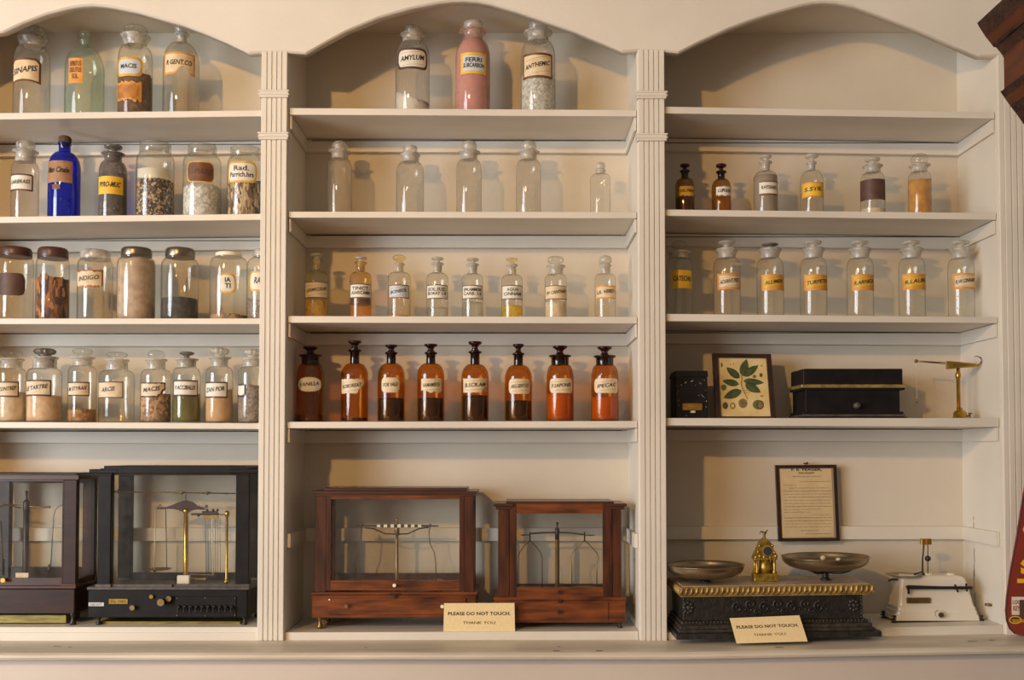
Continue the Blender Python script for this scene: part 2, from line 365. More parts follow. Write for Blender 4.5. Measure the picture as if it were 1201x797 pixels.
# bay floors (bottom shelves)
BF = {0: (ZZ(735), ZZ(735)), 1: (ZZ(741.3), ZZ(739.8)), 2: (ZZ(742), ZZ(732.5))}
BFZ = {}
for bay, (x0, x1) in enumerate(BAY):
    za, zb = BF[bay]; e = .0015; lo = -.46
    b = MB(); b.hexa([(x0+e, .0, lo), (x1-e, .0, lo), (x1-e, DEP-.002, lo), (x0+e, DEP-.002, lo), (x0+e, .0, za), (x1-e, .0, zb), (x1-e, DEP-.002, zb), (x0+e, DEP-.002, za)], 'paint_shelf')
    if bay == 0:
        zz = ZZ(741.3); b.box(x0+.002, x1-.002, -.004, .002, -.45, zz, 'paint_shelf')
    b.build('bottom_board', unit)
    BFZ[bay] = (lambda x, x0=x0, x1=x1, za=za, zb=zb: za+(zb-za)*(x-x0)/(x1-x0))
# counter ledge: level, rising a little at the right
LX = [XX(-120), XX(780), XX(1260)]; LZ = [-.4385, -.4365, -.4200]
LEDY = -.148
def ledge_z(x): 
    if x < LX[1]: return LZ[0]+(LZ[1]-LZ[0])*(x-LX[0])/(LX[1]-LX[0])
    return LZ[1]+(LZ[2]-LZ[1])*(x-LX[1])/(LX[2]-LX[1])
b = MB()
prof = [(.0, -.002), (-.125, -.0025), (-.140, -.004), (-.147, -.008), (-.148, -.013), (-.146, -.018), (-.138, -.0205), (.0, -.0205)]
rows = []
for x in LX: rows.append(b.add([(x, y, ledge_z(x)+.002+z) for y, z in prof]))
for a, c in zip(rows, rows[1:]):
    for i in range(len(prof)-1): b.face((a+i, a+i+1, c+i+1, c+i), 'ledge', False)
for r_ in (rows[0], rows[-1]): b.face([r_+i for i in range(len(prof))], 'ledge')
b.build('counter_ledge', unit)
b = MB()
x0, x1 = XX(-120), XX(1260)
b.box(x0, x1, -.115, -.0, FLOORZ, -.4435, 'panelpaint')
b.box(x0, x1, -.121, -.113, -.60, -.52, 'panelpaint', .003)
b.box(x0, x1, -.128, -.113, FLOORZ, FLOORZ+.12, 'panelpaint', .004)
b.build('counter_front', unit)
# pilasters with fluting and two collars
def pilaster(x0, x1, zb, zt, collars=True):
    b = MB(); w = x1-x0; y0 = -.011
    n = 4; pts = []
    edges = [0, .07, .235, .265, .41, .44, .585, .615, .76, .79, .955, 1.]
    # front profile: raised reeds with narrow grooves
    prof = [(0, .0), (0, y0+.001), (.02, y0)]
    for c in (.22, .41, .60, .79):
        prof += [(c-.024, y0), (c-.010, y0+.0035), (c+.004, y0+.0035), (c+.022, y0)]
    prof += [(.98, y0), (1, y0+.001), (1, .0)]
    a = b.add([(x0+w*u, y, zb) for u, y in prof]); c = b.add([(x0+w*u, y, zt) for u, y in prof])
    k = len(prof)
    for i in range(k-1): b.face((a+i, a+i+1, c+i+1, c+i), 'paint')
    b.face((a+k-1, a, c, c+k-1), 'paint'); b.face([a+i for i in range(k)], 'paint'); b.face([c+i for i in range(k-1, -1, -1)], 'paint')
    o = b.build('pilaster', unit)
    return o
for i, (x0, x1) in enumerate(PIL):
    pilaster(x0, x1, -.4365, 1.0, True)
    for zc in ((112.5, 161.5) if i == 0 else (113.8, 163)):
        z = ZZ(zc); b = MB()
        b.box(x0-.004, x1+.004, -.017, .004, z-.0085, z+.0085, 'paint', .001)
        b.box(x0-.0065, x1+.0065, -.0195, .004, z-.0035, z+.0005, 'paint', .001)
        b.box(x0-.0065, x1+.0065, -.0195, .004, z+.0045, z+.0085, 'paint', .001)
        b.build('pilaster_collar', unit)
xr = XX(1174.5)
b = MB(); b.box(xr, xr+.013, -.011, .0, -.43, 1.0, 'paint', .001); b.build('corner_stile', unit)
pilaster(xr+.013, xr+.085, -.428, 1.0)
pilaster(XL0-.065, XL0-.002, -.4365, 1.0)
# valance with three arches
la = [(0, 38.6), (26.6, 26.6), (53, 16.5), (80, 9.3), (94, 7), (108, 5.8), (122, 6.8), (136, 9), (160, 13.8), (186.5, 21.3), (213, 28.5), (240, 38.6), (266.5, 49.8), (291.8, 62.3), (304, 61.5)]
la = [(-91, 61.5), (-76, 62.3), (-50, 50), (-26, 45)] + la
la = [(-91, 61.5), (-76, 62.3), (-50, 52), (-24, 40.5)] + [(3, 37.5)] + la[5:]
ma_ = [(341, 61.3), (358.7, 62.7), (379.8, 50.6), (406.6, 36), (445, 20), (483, 9.2), (514, 3.2), (530, 1.2), (544.6, .6), (560, 1.6), (575, 4.2), (606, 12.9), (636.5, 23.3), (674.8, 36.4), (713, 52.3), (730.4, 60.4), (747.6, 59)]
ra = [(780, 59.7), (795.6, 61.8), (821, 48.8), (855, 33.4), (880, 24), (906.6, 15.4), (940.7, 6), (955, 3.2), (968, 2.2), (982, 2.8), (1002, 6.3), (1036, 18.2), (1077, 34), (1111, 48.8), (1149, 65.5), (1172, 65)]
pts = [(-130, 61)]+la+[(306, 61.3)]+ma_+[(749, 58.8)]+ra+[(1215, 65)]
pp = [(XX(px, -.012, py), ZZ(py, -.012)) for px, py in pts]
b = MB(); y0 = -.012; y1 = .012; top = 1.45
f0 = b.add([(x, y0, z+.0035) for x, z in pp]); f1 = b.add([(x, y0+.0035, z) for x, z in pp]); bk = b.add([(x, y1, z) for x, z in pp])
tf = b.add([(x, y0, top) for x, z in pp]); n = len(pp)
for i in range(n-1):
    b.face((f0+i, f0+i+1, tf+i+1, tf+i), 'paint'); b.face((f1+i, f1+i+1, f0+i+1, f0+i), 'paint', False); b.face((bk+i, bk+i+1, f1+i+1, f1+i), 'paint', True)
tb = b.add([(x, y1, top) for x, z in pp])
for i in range(n-1): b.face((bk+i+1, bk+i, tb+i, tb+i+1), 'paint'); b.face((tf+i, tf+i+1, tb+i+1, tb+i), 'paint')
b.build('arched_valance', unit)
b = MB(); b.box(XX(-130), XX(1230), -.012, DEP+.02, 1.45, 1.47, 'paint'); b.box(XX(-130), XX(1230), .012, .02, 1.10, 1.45, 'paint'); b.build('cornice', unit)
# flaked paint along the side wall of the right bay
xs = XX(1173)-.0006
b = MB()
for yy, za, zb_ in ((.142, 610, 606), (.142, 622, 613), (.142, 631, 623), (.141, 660, 643), (.142, 676, 661), (.145, 690, 668), (.141, 704, 695), (.139, 716, 706)):
    z0, z1 = ZZ(za, yy), ZZ(zb_, yy)
    b.poly([(xs, yy-.0012, z0), (xs, yy+.0012, z0+.002), (xs, yy+.0016, z1), (xs, yy-.0004, z1+.002)], 'chip')
b.build('flaked_paint', unit)
for (px, py) in ((170, 755.5), (237, 757), (664, 757), (902, 757), (708, 763)):
    pass
b = MB()
z = ledge_z(0)+.0004
for px, py, w in ((70, 756, 5), (85, 757, 2), (655, 757, 2), (652, 765, 4), (702, 764, 4), (912, 760, 5), (1137, 757, 6), (1160, 756, 4), (430, 758, 2)):
    yy = .438*F/(py-530)-D; yy = max(-.13, yy); x = XX(px, yy); zz = ledge_z(x)+.0004
    b.poly([(x-w*.002, yy-.002, zz), (x+w*.0018, yy-.003, zz), (x+w*.002, yy+.001, zz), (x-w*.0012, yy+.003, zz)], 'chip')
b.build('ledge_chips', unit)
# wall latch at the right
b = MB(); b.box(XX(1173)-.012, XX(1173)-.0003, .05, .065, -.367, -.361, 'dkbrass', .001); b.build('latch', unit)

# ------------------------------------------------------------------ bottles
def label_mesh(b, X, Y, r, al, x0, x1, z0, z1, cx_px, rpx, spec):
    """curved paper label from pixel extents x0..x1 on a body of radius r"""
    def ang(px):
        return asin(max(-.985, min(.985, (px-cx_px)/rpx)))-al
    t0, t1 = ang(x0), ang(x1)
    shape = spec.get('shape', 'rect'); paper = spec.get('paper', 'l_white'); border = spec.get('border')
    seed = int(x0*7+z0*1000); rnd = random.Random(seed)
    def patch(t0, t1, z0, z1, rr, m, shape, n=22):
        H = z1-z0; W = (t1-t0)*rr; prev = None
        nz = [rnd.uniform(0, 1) for _ in range(n+1)]; nz2 = [rnd.uniform(0, 1) for _ in range(n+1)]
        for i in range(n+1):
            u = i/n; lo, hi = z0, z1
            ex = min(u, 1-u)*W
            if shape == 'round':
                c = .28*H
                if ex < c: d = c-sqrt(max(0, c*c-(c-ex)**2)); lo += d; hi -= d
            elif shape == 'oval':
                d = (1-sqrt(max(0, 1-(2*u-1)**2)))*H*.5*.75; lo += d; hi -= d
            elif shape == 'arch':
                lo += .0; hi += 0
                d = .12*H*(1-abs(2*u-1)**2); lo += d*.6; hi -= 0
                c = .15*H
                if ex < c: hi -= (c-ex); 
            elif shape == 'torn':
                lo += nz[i]*H*.14; hi -= nz2[i]*H*.12
                if ex < .2*H: lo += nz[i]*H*.15
            elif shape == 'tornr':
                hi -= nz2[i]*H*.08; lo += nz[i]*H*.06
                if u > .72: lo += (u-.72)*H*2.4*(.6+.8*nz[i])
            elif shape == 'bite':
                if .4 < u < .85: lo += H*.34*sin(pi*(u-.4)/.45)
                hi -= nz2[i]*H*.05
            t = t0+(t1-t0)*u
            p = [(X+rr*sin(t), Y-rr*cos(t), lo), (X+rr*sin(t), Y-rr*cos(t), hi)]
            a = b.add(p)
            if prev is not None: b.face((prev, a, a+1, prev+1), m, True)
            prev = a
    rr = r+.0005
    H = z1-z0
    if border:
        patch(t0, t1, z0, z1, rr, border, shape)
        bw = spec.get('bw', .09)*H; dt = bw/r
        if spec.get('openl'): patch(t0, t1-dt, z0+bw, z1-bw, rr+.0003, paper, shape)
        else: patch(t0+dt, t1-dt, z0+bw, z1-bw, rr+.0003, paper, shape)
    else: patch(t0, t1, z0, z1, rr, paper, shape)
    ri = rr+.0007
    def mp(u, v):
        t = tc+u/ri; return (X+ri*sin(t), Y-ri*cos(t), v)
    tc = (t0+t1)/2; W = (t1-t0)*ri
    lines = spec.get('text', [])
    rise = spec.get('rise', 0.); sl = spec.get('slant', .15)
    fr = spec.get('fill', .76)*W/2
    n = len(lines)
    if n:
        tot = H*(.32 if n == 1 else .55); 
        if 'th' in spec: tot = H*spec['th']
        lh = tot/n
        zc = (z0+z1)/2+spec.get('dz', 0)*H
        fr0 = fr
        for i, s in enumerate(lines):
            fr = fr0*min(1, max(.45, len(s)/6.5))
            zt = zc+tot/2-i*lh; 
            b.text(s, mp, -fr, fr, zt-lh*.80, zt, spec.get('ink', 'ink'), slant=sl, rise=rise, bold=spec.get('bold', .025), spread=True)
    if spec.get('rules') and n:
        for sgn in (1, -1):
            zc = (z0+z1)/2+sgn*H*.29; prev = None
            for i in range(13):
                u = (-1+2*i/12)*fr*.92
                if sgn > 0: u -= fr*.08
                else: u += fr*.08
                a = b.add([mp(u, zc+rise*u-.0002), mp(u, zc+rise*u+.0002)])
                if prev is not None: b.face((prev, a, a+1, prev+1), 'ink')
                prev = a

def flute(n, d):
    return lambda a, i: 1+d*cos(n*a)
def stopper(b, kind, X, Y, zl, zt, w, rn, mat, zn):
    h = zt-zl; R = w/2
    pl = [(rn*.70, min(zn+.002, zl-.004)), (rn*.86, zl-.001), (rn*.86, zl+.0005)]
    if kind == 'disc':
        p = pl+[(R*.42, zl+h*.14), (R*.36, zl+h*.34), (R*.55, zl+h*.46), (R*.9, zl+h*.56), (R, zl+h*.70), (R*.96, zl+h*.86), (R*.6, zl+h*.97), (0.0001, zt)]
        b.lathe(p, X, Y, mat, 28)
    elif kind == 'mush':
        p = pl+[(R*.62, zl+h*.08), (R*.44, zl+h*.25), (R*.42, zl+h*.42), (R*.62, zl+h*.60), (R*.95, zl+h*.74), (R, zl+h*.86), (R*.93, zl+h*.95), (R*.5, zl+h*.985), (0.0001, zt)]
        b.lathe(p, X, Y, mat, 28)
    elif kind == 'ball':
        p = pl+[(R*.5, zl+h*.1), (R*.45, zl+h*.2)]
        for i in range(9):
            t = -pi/2*.62+(pi/2*1.62)*i/8; p.append((max(.0001, R*cos(t)), zl+h*.60+h*.40*sin(t)))
        b.lathe(p, X, Y, mat, 24)
    elif kind == 'flute':
        p = pl+[(R*.62, zl+h*.08), (R*.60, zl+h*.2), (R*.9, zl+h*.34), (R*1.02, zl+h*.52), (R*1.02, zl+h*.72), (R*.85, zl+h*.90), (R*.5, zl+h*.98), (0.0001, zt)]
        b.lathe(p, X, Y, mat, 64, mod=lambda a, i: 1+(.07*cos(12*a) if 4 < i < 10 else 0))
    elif kind == 'block':
        p = pl+[(R*.8, zl+h*.05), (R*.84, zl+h*.15), (R*1.0, zl+h*.35), (R*1.0, zl+h*.80), (R*.92, zl+h*.93), (R*.7, zt), (0.0001, zt)]
        b.lathe(p, X, Y, mat, 26)
    elif kind == 'dome':
        p = pl+[(R*.7, zl+h*.05), (R*.95, zl+h*.3), (R, zl+h*.55), (R*.8, zl+h*.85), (R*.4, zl+h*.98), (0.0001, zt)]
        b.lathe(p, X, Y, mat, 26)
    elif kind == 'cork':
        p = [(rn*.85, zl-.008), (rn*.85, zl), (R*.98, zl+.001), (R, zl+h*.55), (R*.9, zl+h*.8), (R*.55, zl+h*.95), (R*.3, zt), (0.0001, zt)]
        b.lathe(p, X, Y, mat, 40, mod=lambda a, i: 1+.07*sin(5*a+i*2)+.05*sin(11*a+i))
def bottle(bay, row, cx, w, ytop, stop, sw, ylip, lw, nb, nw, ysh, label, lab=None, glass='clear', fill=None, Y=.09,
           lid=None, smat='frost', sname='stopper', extra=None, heap=0., name='apothecary_bottle', cat='bottle', group=None, flare=0, lean=0, square=0, nmat=None, sy=None):
    py = (ytop+ysh)/2
    X = XX(cx, Y); z0 = SHZ[(bay, row)](X)+.0006
    k = M(Y)/ (cos(T)-(PPY-300)/F*sin(T)); al = atan((cx-PPX)/F)
    k = (XX(cx+1, Y)-XX(cx, Y))
    Zp = lambda p: ZZ(p, Y)
    r = w/2*k*cos(al); rn = nw/2*k; rl = lw/2*k
    zs, zn, zl, zt = Zp(ysh), Zp(nb), Zp(ylip), Zp(ytop)
    root = thing(name, (X, Y, z0), label, cat, group)
    root_al = al
    prof = [(r*.90, z0), (r*.975, z0+.0012), (r, z0+.004)]
    zz = [z0+.004, zs]
    prof += [(r, zs-.002)]
    for i in range(1, 8):
        t = pi/2*i/7; prof.append((rn+(r-rn)*cos(t), (zs-.002)+(zn-zs+.002)*sin(t)))
    lt = .0023
    if stop == 'lid' or lid:
        prof += [(rn, zl-.001), (rn+.0008, zl), (rn+.0008, zl+.001)]
    else:
        if flare: prof += [(rn+(rl-rn)*.15, zn+(zl-zn)*.35), (rn+(rl-rn)*.55, zn+(zl-zn)*.7), (rl, zl-lt), (rl*1.01, zl), (rl*.93, zl+lt), (rn*.9, zl+lt)]
        else: prof += [(rn*.98, zn+(zl-zn)*.3), (rn*.98, zl-lt*1.8), (rn+(rl-rn)*.7, zl-lt*.9), (rl, zl-lt*.2), (rl, zl+lt*.5), (rl*.92, zl+lt), (rn*.86, zl+lt)]
    b = MB()
    nm_ = {'clear': 'frost', 'dusty': 'frost', 'amber': 'amberdk', 'brownsm': 'amberdk'}.get(glass, glass) if not lid else glass
    b.lathe(prof[:11], X, Y, glass, 40, cap1=False)
    b.lathe(prof[10:], X, Y, nm_, 40, cap0=False, cap1=False)
    # thick glass foot
    b.lathe([(r*.86, z0+.0035), (0.0001, z0+.0055)], X, Y, glass, 32, cap0=False)
    b.build('glass_body', root)
    zlt = zl+lt
    if lid:
        b = MB(); R = sw/2*k; h = zt-zl
        if lid == 'rim':
            p = [(R*.96, zl-.002), (R, zl), (R*.99, zt-.0015), (R*.95, zt), (R*.86, zt), (R*.86, zt-.003), (R*.86, zl)]
            b.lathe(p, X, Y, 'dusty', 40, cap0=False, cap1=False)
            b.build('rim', root)
        else:
            p = [(R*.985, zl-.001), (R, zl), (R, zl+h*.25), (R*1.0, zl+h*.62), (R*.97, zl+h*.85), (R*.88, zt), (0.0001, zt)]
            b.lathe(p, X, Y, lid, 44); b.build('lid', root)
    elif stop:
        b = MB(); stopper(b, stop, X, Y, zlt, zt, sw*k, rn, smat, zn); b.build(sname, root)
    if fill:
        for (fm, pa, pb, hp) in (fill if isinstance(fill[0], (list, tuple)) else [fill]):
            za = z0+.0045 if pa is None else Zp(pa); zb = Zp(pb)
            rc = r-.0016; b = MB(); seg = 36; rings = []
            rnd = random.Random(int(cx*13))
            ph = rnd.uniform(0, 6)
            levels = 6; profs = []
            for i in range(levels+1):
                z = za+(zb-za)*i/levels; rad = rc
                if z > zs: 
                    q = min(1, (z-zs)/(zn-zs)); rad = rn+(r-rn)*sqrt(max(0, 1-q*q))-.0016
                profs.append((rad, z))
            idx = []
            for i, (rad, z) in enumerate(profs):
                pts_ = []
                for j in range(seg):
                    a = 2*pi*j/seg; dz = 0
                    if i == levels: dz = hp*k*(sin(2*a+ph)*.4+sin(5*a+ph*2)*.35+rnd.uniform(-.5, .5)*.6)+(heap*k*cos(a) )
                    pts_.append((X+rad*cos(a), Y+rad*sin(a), z+dz))
                idx.append(b.add(pts_))
            for a_, c_ in zip(idx, idx[1:]):
                for j in range(seg): b.face((a_+j, a_+(j+1) % seg, c_+(j+1) % seg, c_+j), fm, True)
            b.face([idx[0]+j for j in range(seg-1, -1, -1)], fm)
            mid = b.add([(X+profs[-1][0]*.5*cos(2*pi*j/seg), Y+profs[-1][0]*.5*sin(2*pi*j/seg), zb+hp*k*.5*rnd.uniform(-.3, 1)+heap*k*.5*cos(2*pi*j/seg)) for j in range(seg)])
            cc = b.add([(X, Y, zb+hp*k*.4)])
            for j in range(seg):
                b.face((idx[-1]+j, idx[-1]+(j+1) % seg, mid+(j+1) % seg, mid+j), fm, True); b.face((mid+j, mid+(j+1) % seg, cc), fm, True)
            b.build('contents' if not fm.startswith('liq') else 'liquid', root)
    if lab:
        for L in (lab if isinstance(lab, list) else [lab]):
            b = MB(); x0_, x1_, ya, yb = L['box']
            label_mesh(b, X, Y, r+L.get('off', 0), al, x0_, x1_, Zp(yb), Zp(ya), cx, w/2, L)
            b.build(L.get('name', 'paper_label'), root)
    return root
def L(x0, x1, y0, y1, *text, **k): return dict(box=(x0, x1, y0, y1), text=list(text), **k)
BK = dict(border='l_black'); BR = dict(border='l_brown')

# ---- left bay, top shelf
G = 'bottles on the top shelf of the left bay'
bottle(0, 0, 31, 45, 32, 'flute', 29, 46, 34, 56, 27, 74, 'wide clear glass jar with a fluted stopper and a dark-edged label reading SINAPIS', L(9, 41.5, 75, 104, 'SINAPIS', border='l_brown', paper='l_cream', shape='arch', rise=.18, th=.3), glass='dusty', group=G, flare=1)
bottle(0, 0, 93.5, 48, 35, 'ball', 11, 49, 14, 56, 11, 83, 'broad-shouldered pale aqua glass bottle with a small narrow orange label', L(75, 91.5, 76, 105, 'SPIRITUS', 'DILUTUS', 'SOL.', paper='l_orange', ink='inkbrown', slant=0, th=.75, bold=.02), glass='aqua', smat='aqua', group=G)
bottle(0, 0, 153.5, 42, 31, 'flute', 26, 43, 34, 55, 25, 70, 'clear jar of dark brown mace with a white label reading MACIS and an orange stain', [L(133.5, 162, 74, 96, 'MACIS', border='l_gold', paper='l_blue', shape='round', slant=0, th=.3, bw=.12), L(130, 161, 101, 126, shape='torn', paper='l_rust2', border='l_orange', bw=.12, name='peeling_label', off=.0008)], glass='clear', fill=[('dark_mace', None, 90, 3)], group=G, flare=1, smat='clear')
bottle(0, 0, 208, 44, 29.5, 'block', 16, 41, 18.5, 51, 12, 77, 'round-shouldered clear bottle with a torn gold-edged label reading R GENT.CO', L(188.5, 224, 68, 94, 'R GENT.CO', border='l_orange', paper='l_cream', shape='bite', th=.28), glass='dusty', group=G)
# ---- left bay, second shelf
G = 'bottles and jars on the second shelf of the left bay'
bottle(0, 1, 24.8, 34, 166.6, 'block', 21, 178.5, 29, 191, 23, 202, 'clear glass bottle with a black-edged white label and a flat stopper beside the blue bottle', L(8, 34, 207.5, 227, 'SARBRASS', border='l_dark', paper='l_white', th=.3, rise=.06), glass='dusty', group=G)
bottle(0, 1, 71, 39.5, 159, 'cork', 14, 169, 15.5, 179, 13.5, 198, 'cobalt blue glass bottle with a dark cork and a brown handwritten label', [L(51.8, 80.5, 193, 218, 'Man Cinale', paper='l_tan', ink='ink', th=.34, slant=.3, dz=.05), L(57, 66, 220.5, 226, paper='l_brown', name='label_scrap')], glass='cobalt', smat='cork', sname='cork', group=G)
bottle(0, 1, 128.5, 34.5, 170, 'disc', 21, 181, 27, 190, 20, 203, 'smoky grey glass bottle with a bright yellow label reading PYRO-MUC', L(112, 140.5, 210.5, 231, 'PYRO-MUC', paper='l_yellow', th=.38, slant=.25), glass='greyg', smat='greyg', fill=('grey_powder', None, 205, 1), group=G)
bottle(0, 1, 178.5, 46, 168.5, None, 36, 180, 35, 181, 34, 190, 'open clear glass jar half full of dark mixed dried herbs', L(157, 196, 201, 214, paper='l_white', shape='torn', name='paper_strip', off=-.002), glass='clear', lid='rim', fill=('herb_mix', None, 214, 2), name='glass_jar', cat='jar', group=G)
bottle(0, 1, 234, 46, 171, None, 33, 181, 33, 183, 32, 193, 'open clear glass jar of white crystals with a plain dark brown label', L(216.5, 248, 195, 219, 'LUPULINI', border='l_gold', paper='l_brown', ink='l_dark', shape='round', bw=.05, th=.3), glass='clear', lid='rim', fill=('white_crystals', None, 221, 1.5), name='glass_jar', cat='jar', group=G)
bottle(0, 1, 285, 43, 174, None, 35, 184, 34, 186, 33, 195, 'open clear jar of tan root chips with a gold-framed label reading Rad.', L(265.5, 298.5, 194.5, 219, 'Rad.', 'Parrich.hrs', border='l_gold', paper='l_white', shape='round', slant=0, bold=.02, th=.6), glass='clear', lid='rim', fill=('root_chips', None, 214, 3), name='glass_jar', cat='jar', group=G)
# ---- left bay, third shelf
G = 'storage jars on the third shelf of the left bay'
bottle(0, 2, 15, 45, 291, 'lid', 36, 301, 34, 302, 34, 310, 'clear jar with a brown lid and a blank dark brown label at the left edge', L(-5, 26.5, 323, 349, paper='l_dark', shape='round'), lid='lidbrown', glass='clear', name='glass_jar', cat='jar', group=G)
bottle(0, 2, 59, 41, 291.5, 'lid', 34, 303, 33, 304, 33, 312, 'brown-lidded clear jar of orange and brown bark pieces', None, lid='lidbrown', glass='clear', fill=('bark', None, 327, 5), name='glass_jar', cat='jar', group=G)
bottle(0, 2, 109, 43, 294, 'lid', 34, 304, 33, 305, 33, 312, 'empty clear jar with a ragged yellow label reading INDIGO', L(88.5, 118.5, 318, 341, 'INDIGO', border='l_rust', paper='l_faded', shape='torn', rise=.1, th=.3, openl=1, ink='inkbrown'), lid='frost', glass='clear', name='glass_jar', cat='jar', group=G)
bottle(0, 2, 157.5, 46, 291.5, 'lid', 35, 301, 34, 303, 34, 310, 'metal-lidded clear jar packed with pale tan fluff', None, lid='lidmetal', glass='clear', fill=('fluff', None, 306, 2), name='glass_jar', cat='jar', group=G)
bottle(0, 2, 209, 45, 292, 'lid', 34, 302, 33, 304, 33, 312, 'metal-lidded clear jar a third full of black powder', None, lid='lidmetal', glass='clear', fill=('black_powder', None, 351, .8), name='glass_jar', cat='jar', group=G)
bottle(0, 2, 266.5, 45, 296.5, 'lid', 31, 301, 31, 302, 30, 309, 'nearly empty clear jar with a small broken gold-edged label', L(256, 275, 324, 347, 'IA', 'TI', border='l_gold', paper='l_white', shape='round', openl=1, th=.6, slant=0), lid='ivory', glass='clear', fill=('speckled', None, 370, .6), name='glass_jar', cat='jar', group=G)
bottle(0, 2, 306, 36, 293, 'lid', 22, 301, 22, 303, 22, 311, 'clear jar half hidden behind the left pilaster with an oval gold label', L(291.5, 312, 320.5, 344, 'RA', border='l_gold', paper='l_white', shape='round', th=.4), lid='frost', glass='clear', fill=('grey_seed', None, 354, 4), name='glass_jar', cat='jar', group=G)
# ---- left bay, fourth shelf
G = 'labelled bottles on the fourth shelf of the left bay'
bottle(0, 3, 12, 36, 411, 'flute', 22, 421.5, 29, 432, 24, 438, 'clear bottle of pale meal at the left edge, label reading CONTREP', L(-4, 21, 448, 466, 'CONTREP', border='l_dark', paper='l_faded', rise=.12, th=.34), glass='clear', smat='clear', fill=('pale_meal', None, 460, 1), group=G)
bottle(0, 3, 51, 43, 408, 'flute', 23, 419.5, 31, 432, 27, 439, 'wide clear bottle of peach-coloured meal with a dark fluted stopper', L(29.5, 59, 446.5, 465, 'LE TARTRE', border='l_dark', paper='l_faded', rise=.14, th=.34), glass='clear', smat='greyg', fill=('peach_meal', None, 464, 1), group=G)
bottle(0, 3, 95.5, 35, 408, 'flute', 21, 419.5, 28, 429, 22, 436, 'clear bottle with a little orange bark and a label reading M STYRAX', L(79, 104, 448.5, 465, 'M STYRAX', border='l_dark', paper='l_faded', rise=.1, th=.34), glass='clear', smat='clear', fill=('orange_chips', None, 480, 1.5), group=G)
bottle(0, 3, 136, 43, 412.5, 'flute', 22, 422.5, 28, 434, 25, 441, 'empty wide clear bottle with a label reading ARCIS', L(115, 143.5, 448.5, 467.5, 'ARCIS', border='l_dark', paper='l_faded', rise=.12, th=.34, bw=.06, fill=.6), glass='clear', smat='clear', group=G)
bottle(0, 3, 182, 37, 410.5, 'dome', 20, 422, 26, 433, 21, 440, 'clear bottle of speckled orange flakes, torn label reading MACIS', L(164.5, 193, 448.5, 467, 'MACIS', border='l_dark', paper='l_faded', rise=.12, shape='tornr', th=.36), glass='clear', smat='clear', fill=('speckled', None, 462, 2), group=G)
bottle(0, 3, 218, 34, 412, 'disc', 17, 421.5, 27, 431, 22, 442, 'clear bottle filled with olive green oil beneath its white label', L(203, 231, 446.5, 465, 'P.ACCIBALIX', border='l_dark', paper='l_white', th=.34), glass='clear', smat='greyg', fill=('liq_green', None, 462, 0), group=G)
bottle(0, 3, 256.5, 33, 407.5, 'flute', 21, 419.5, 27, 430, 20, 438, 'clear bottle of orange-tan powder with a label reading ZAN POR', L(240.7, 266, 448.5, 467, 'ZAN POR', border='l_dark', paper='l_white', rise=.1, th=.36), glass='clear', fill=('tan_powder', None, 457, 1), group=G)
bottle(0, 3, 295.5, 35, 409, 'flute', 21, 421, 26, 430, 22, 438, 'clear bottle of grey-brown seed with only a scrap of label beside the left pilaster', L(278.5, 288, 450, 467, border='l_black', paper='l_white', shape='torn', bw=.12), glass='clear', fill=('grey_seed', None, 453, 2), group=G)
# ---- middle bay, top shelf
G = 'three tall jars on the top shelf of the middle bay'
bottle(1, 0, 482.5, 41, 31.5, 'block', 19, 42, 30, 51, 24, 68, 'tall clear jar with a heap of white starch, black-framed label reading AMYLUM', L(465, 499.5, 63.5, 88, 'AMYLUM', border='l_dark', paper='l_white', shape='round', rules=1, rise=.08, bw=.11, th=.3), glass='dusty', fill=('white_powder', None, 119, 1), heap=-9, group=G)
bottle(1, 0, 554, 41, 25.5, 'block', 23, 38, 33, 49, 24, 67, 'tall jar full of dusty pink powder, yellow-framed label reading FERRI SUBCARBON', L(540, 569.5, 69, 93.5, 'FERRI', 'SUBCARBON', border='l_yellow', paper='l_blue', slant=.1, bw=.13, th=.52), glass='pinkg', fill=('pink_powder', None, 47, 0), group=G)
bottle(1, 0, 631.5, 41, 25.5, 'block', 23, 39, 34, 50, 25, 67, 'tall clear jar of white crystals, brown-framed label reading ANTHEMIC', L(614, 648, 69.5, 98, 'ANTHEMIC', border='l_brown', paper='l_cream', rise=.18, rules=1, bw=.09, th=.24), glass='dusty', fill=('white_crystals', None, 92, 2), group=G)
# ---- middle bay, second shelf
G = 'empty unlabelled bottles on the second shelf of the middle bay'
bottle(1, 1, 396.5, 30, 165.5, 'dome', 19, 178.5, 27, 187, 20, 199, 'leftmost of the empty clear unlabelled bottles in the middle bay, with a domed stopper', glass='dusty', group=G)
bottle(1, 1, 480, 33, 171.5, 'block', 17, 182, 24, 191, 21, 203, 'empty clear unlabelled bottle with a square frosted stopper above SUBCARBON-free wall, second from left'.replace(' above SUBCARBON-free wall,', ','), glass='dusty', group=G)
bottle(1, 1, 549.7, 30, 166.5, 'block', 18, 179, 27, 188, 20, 199, 'empty clear unlabelled bottle directly under the pink jar', glass='dusty', group=G)
bottle(1, 1, 620, 29.5, 166.5, 'block', 18, 179, 27, 188, 20, 199, 'empty clear unlabelled bottle directly under the ANTHEMIC jar', glass='dusty', group=G)
bottle(1, 1, 705, 24, 190, 'dome', 11.5, 200, 13, 204, 11, 209, 'small slim empty clear bottle alone at the right end of its shelf', glass='clear', group=G)
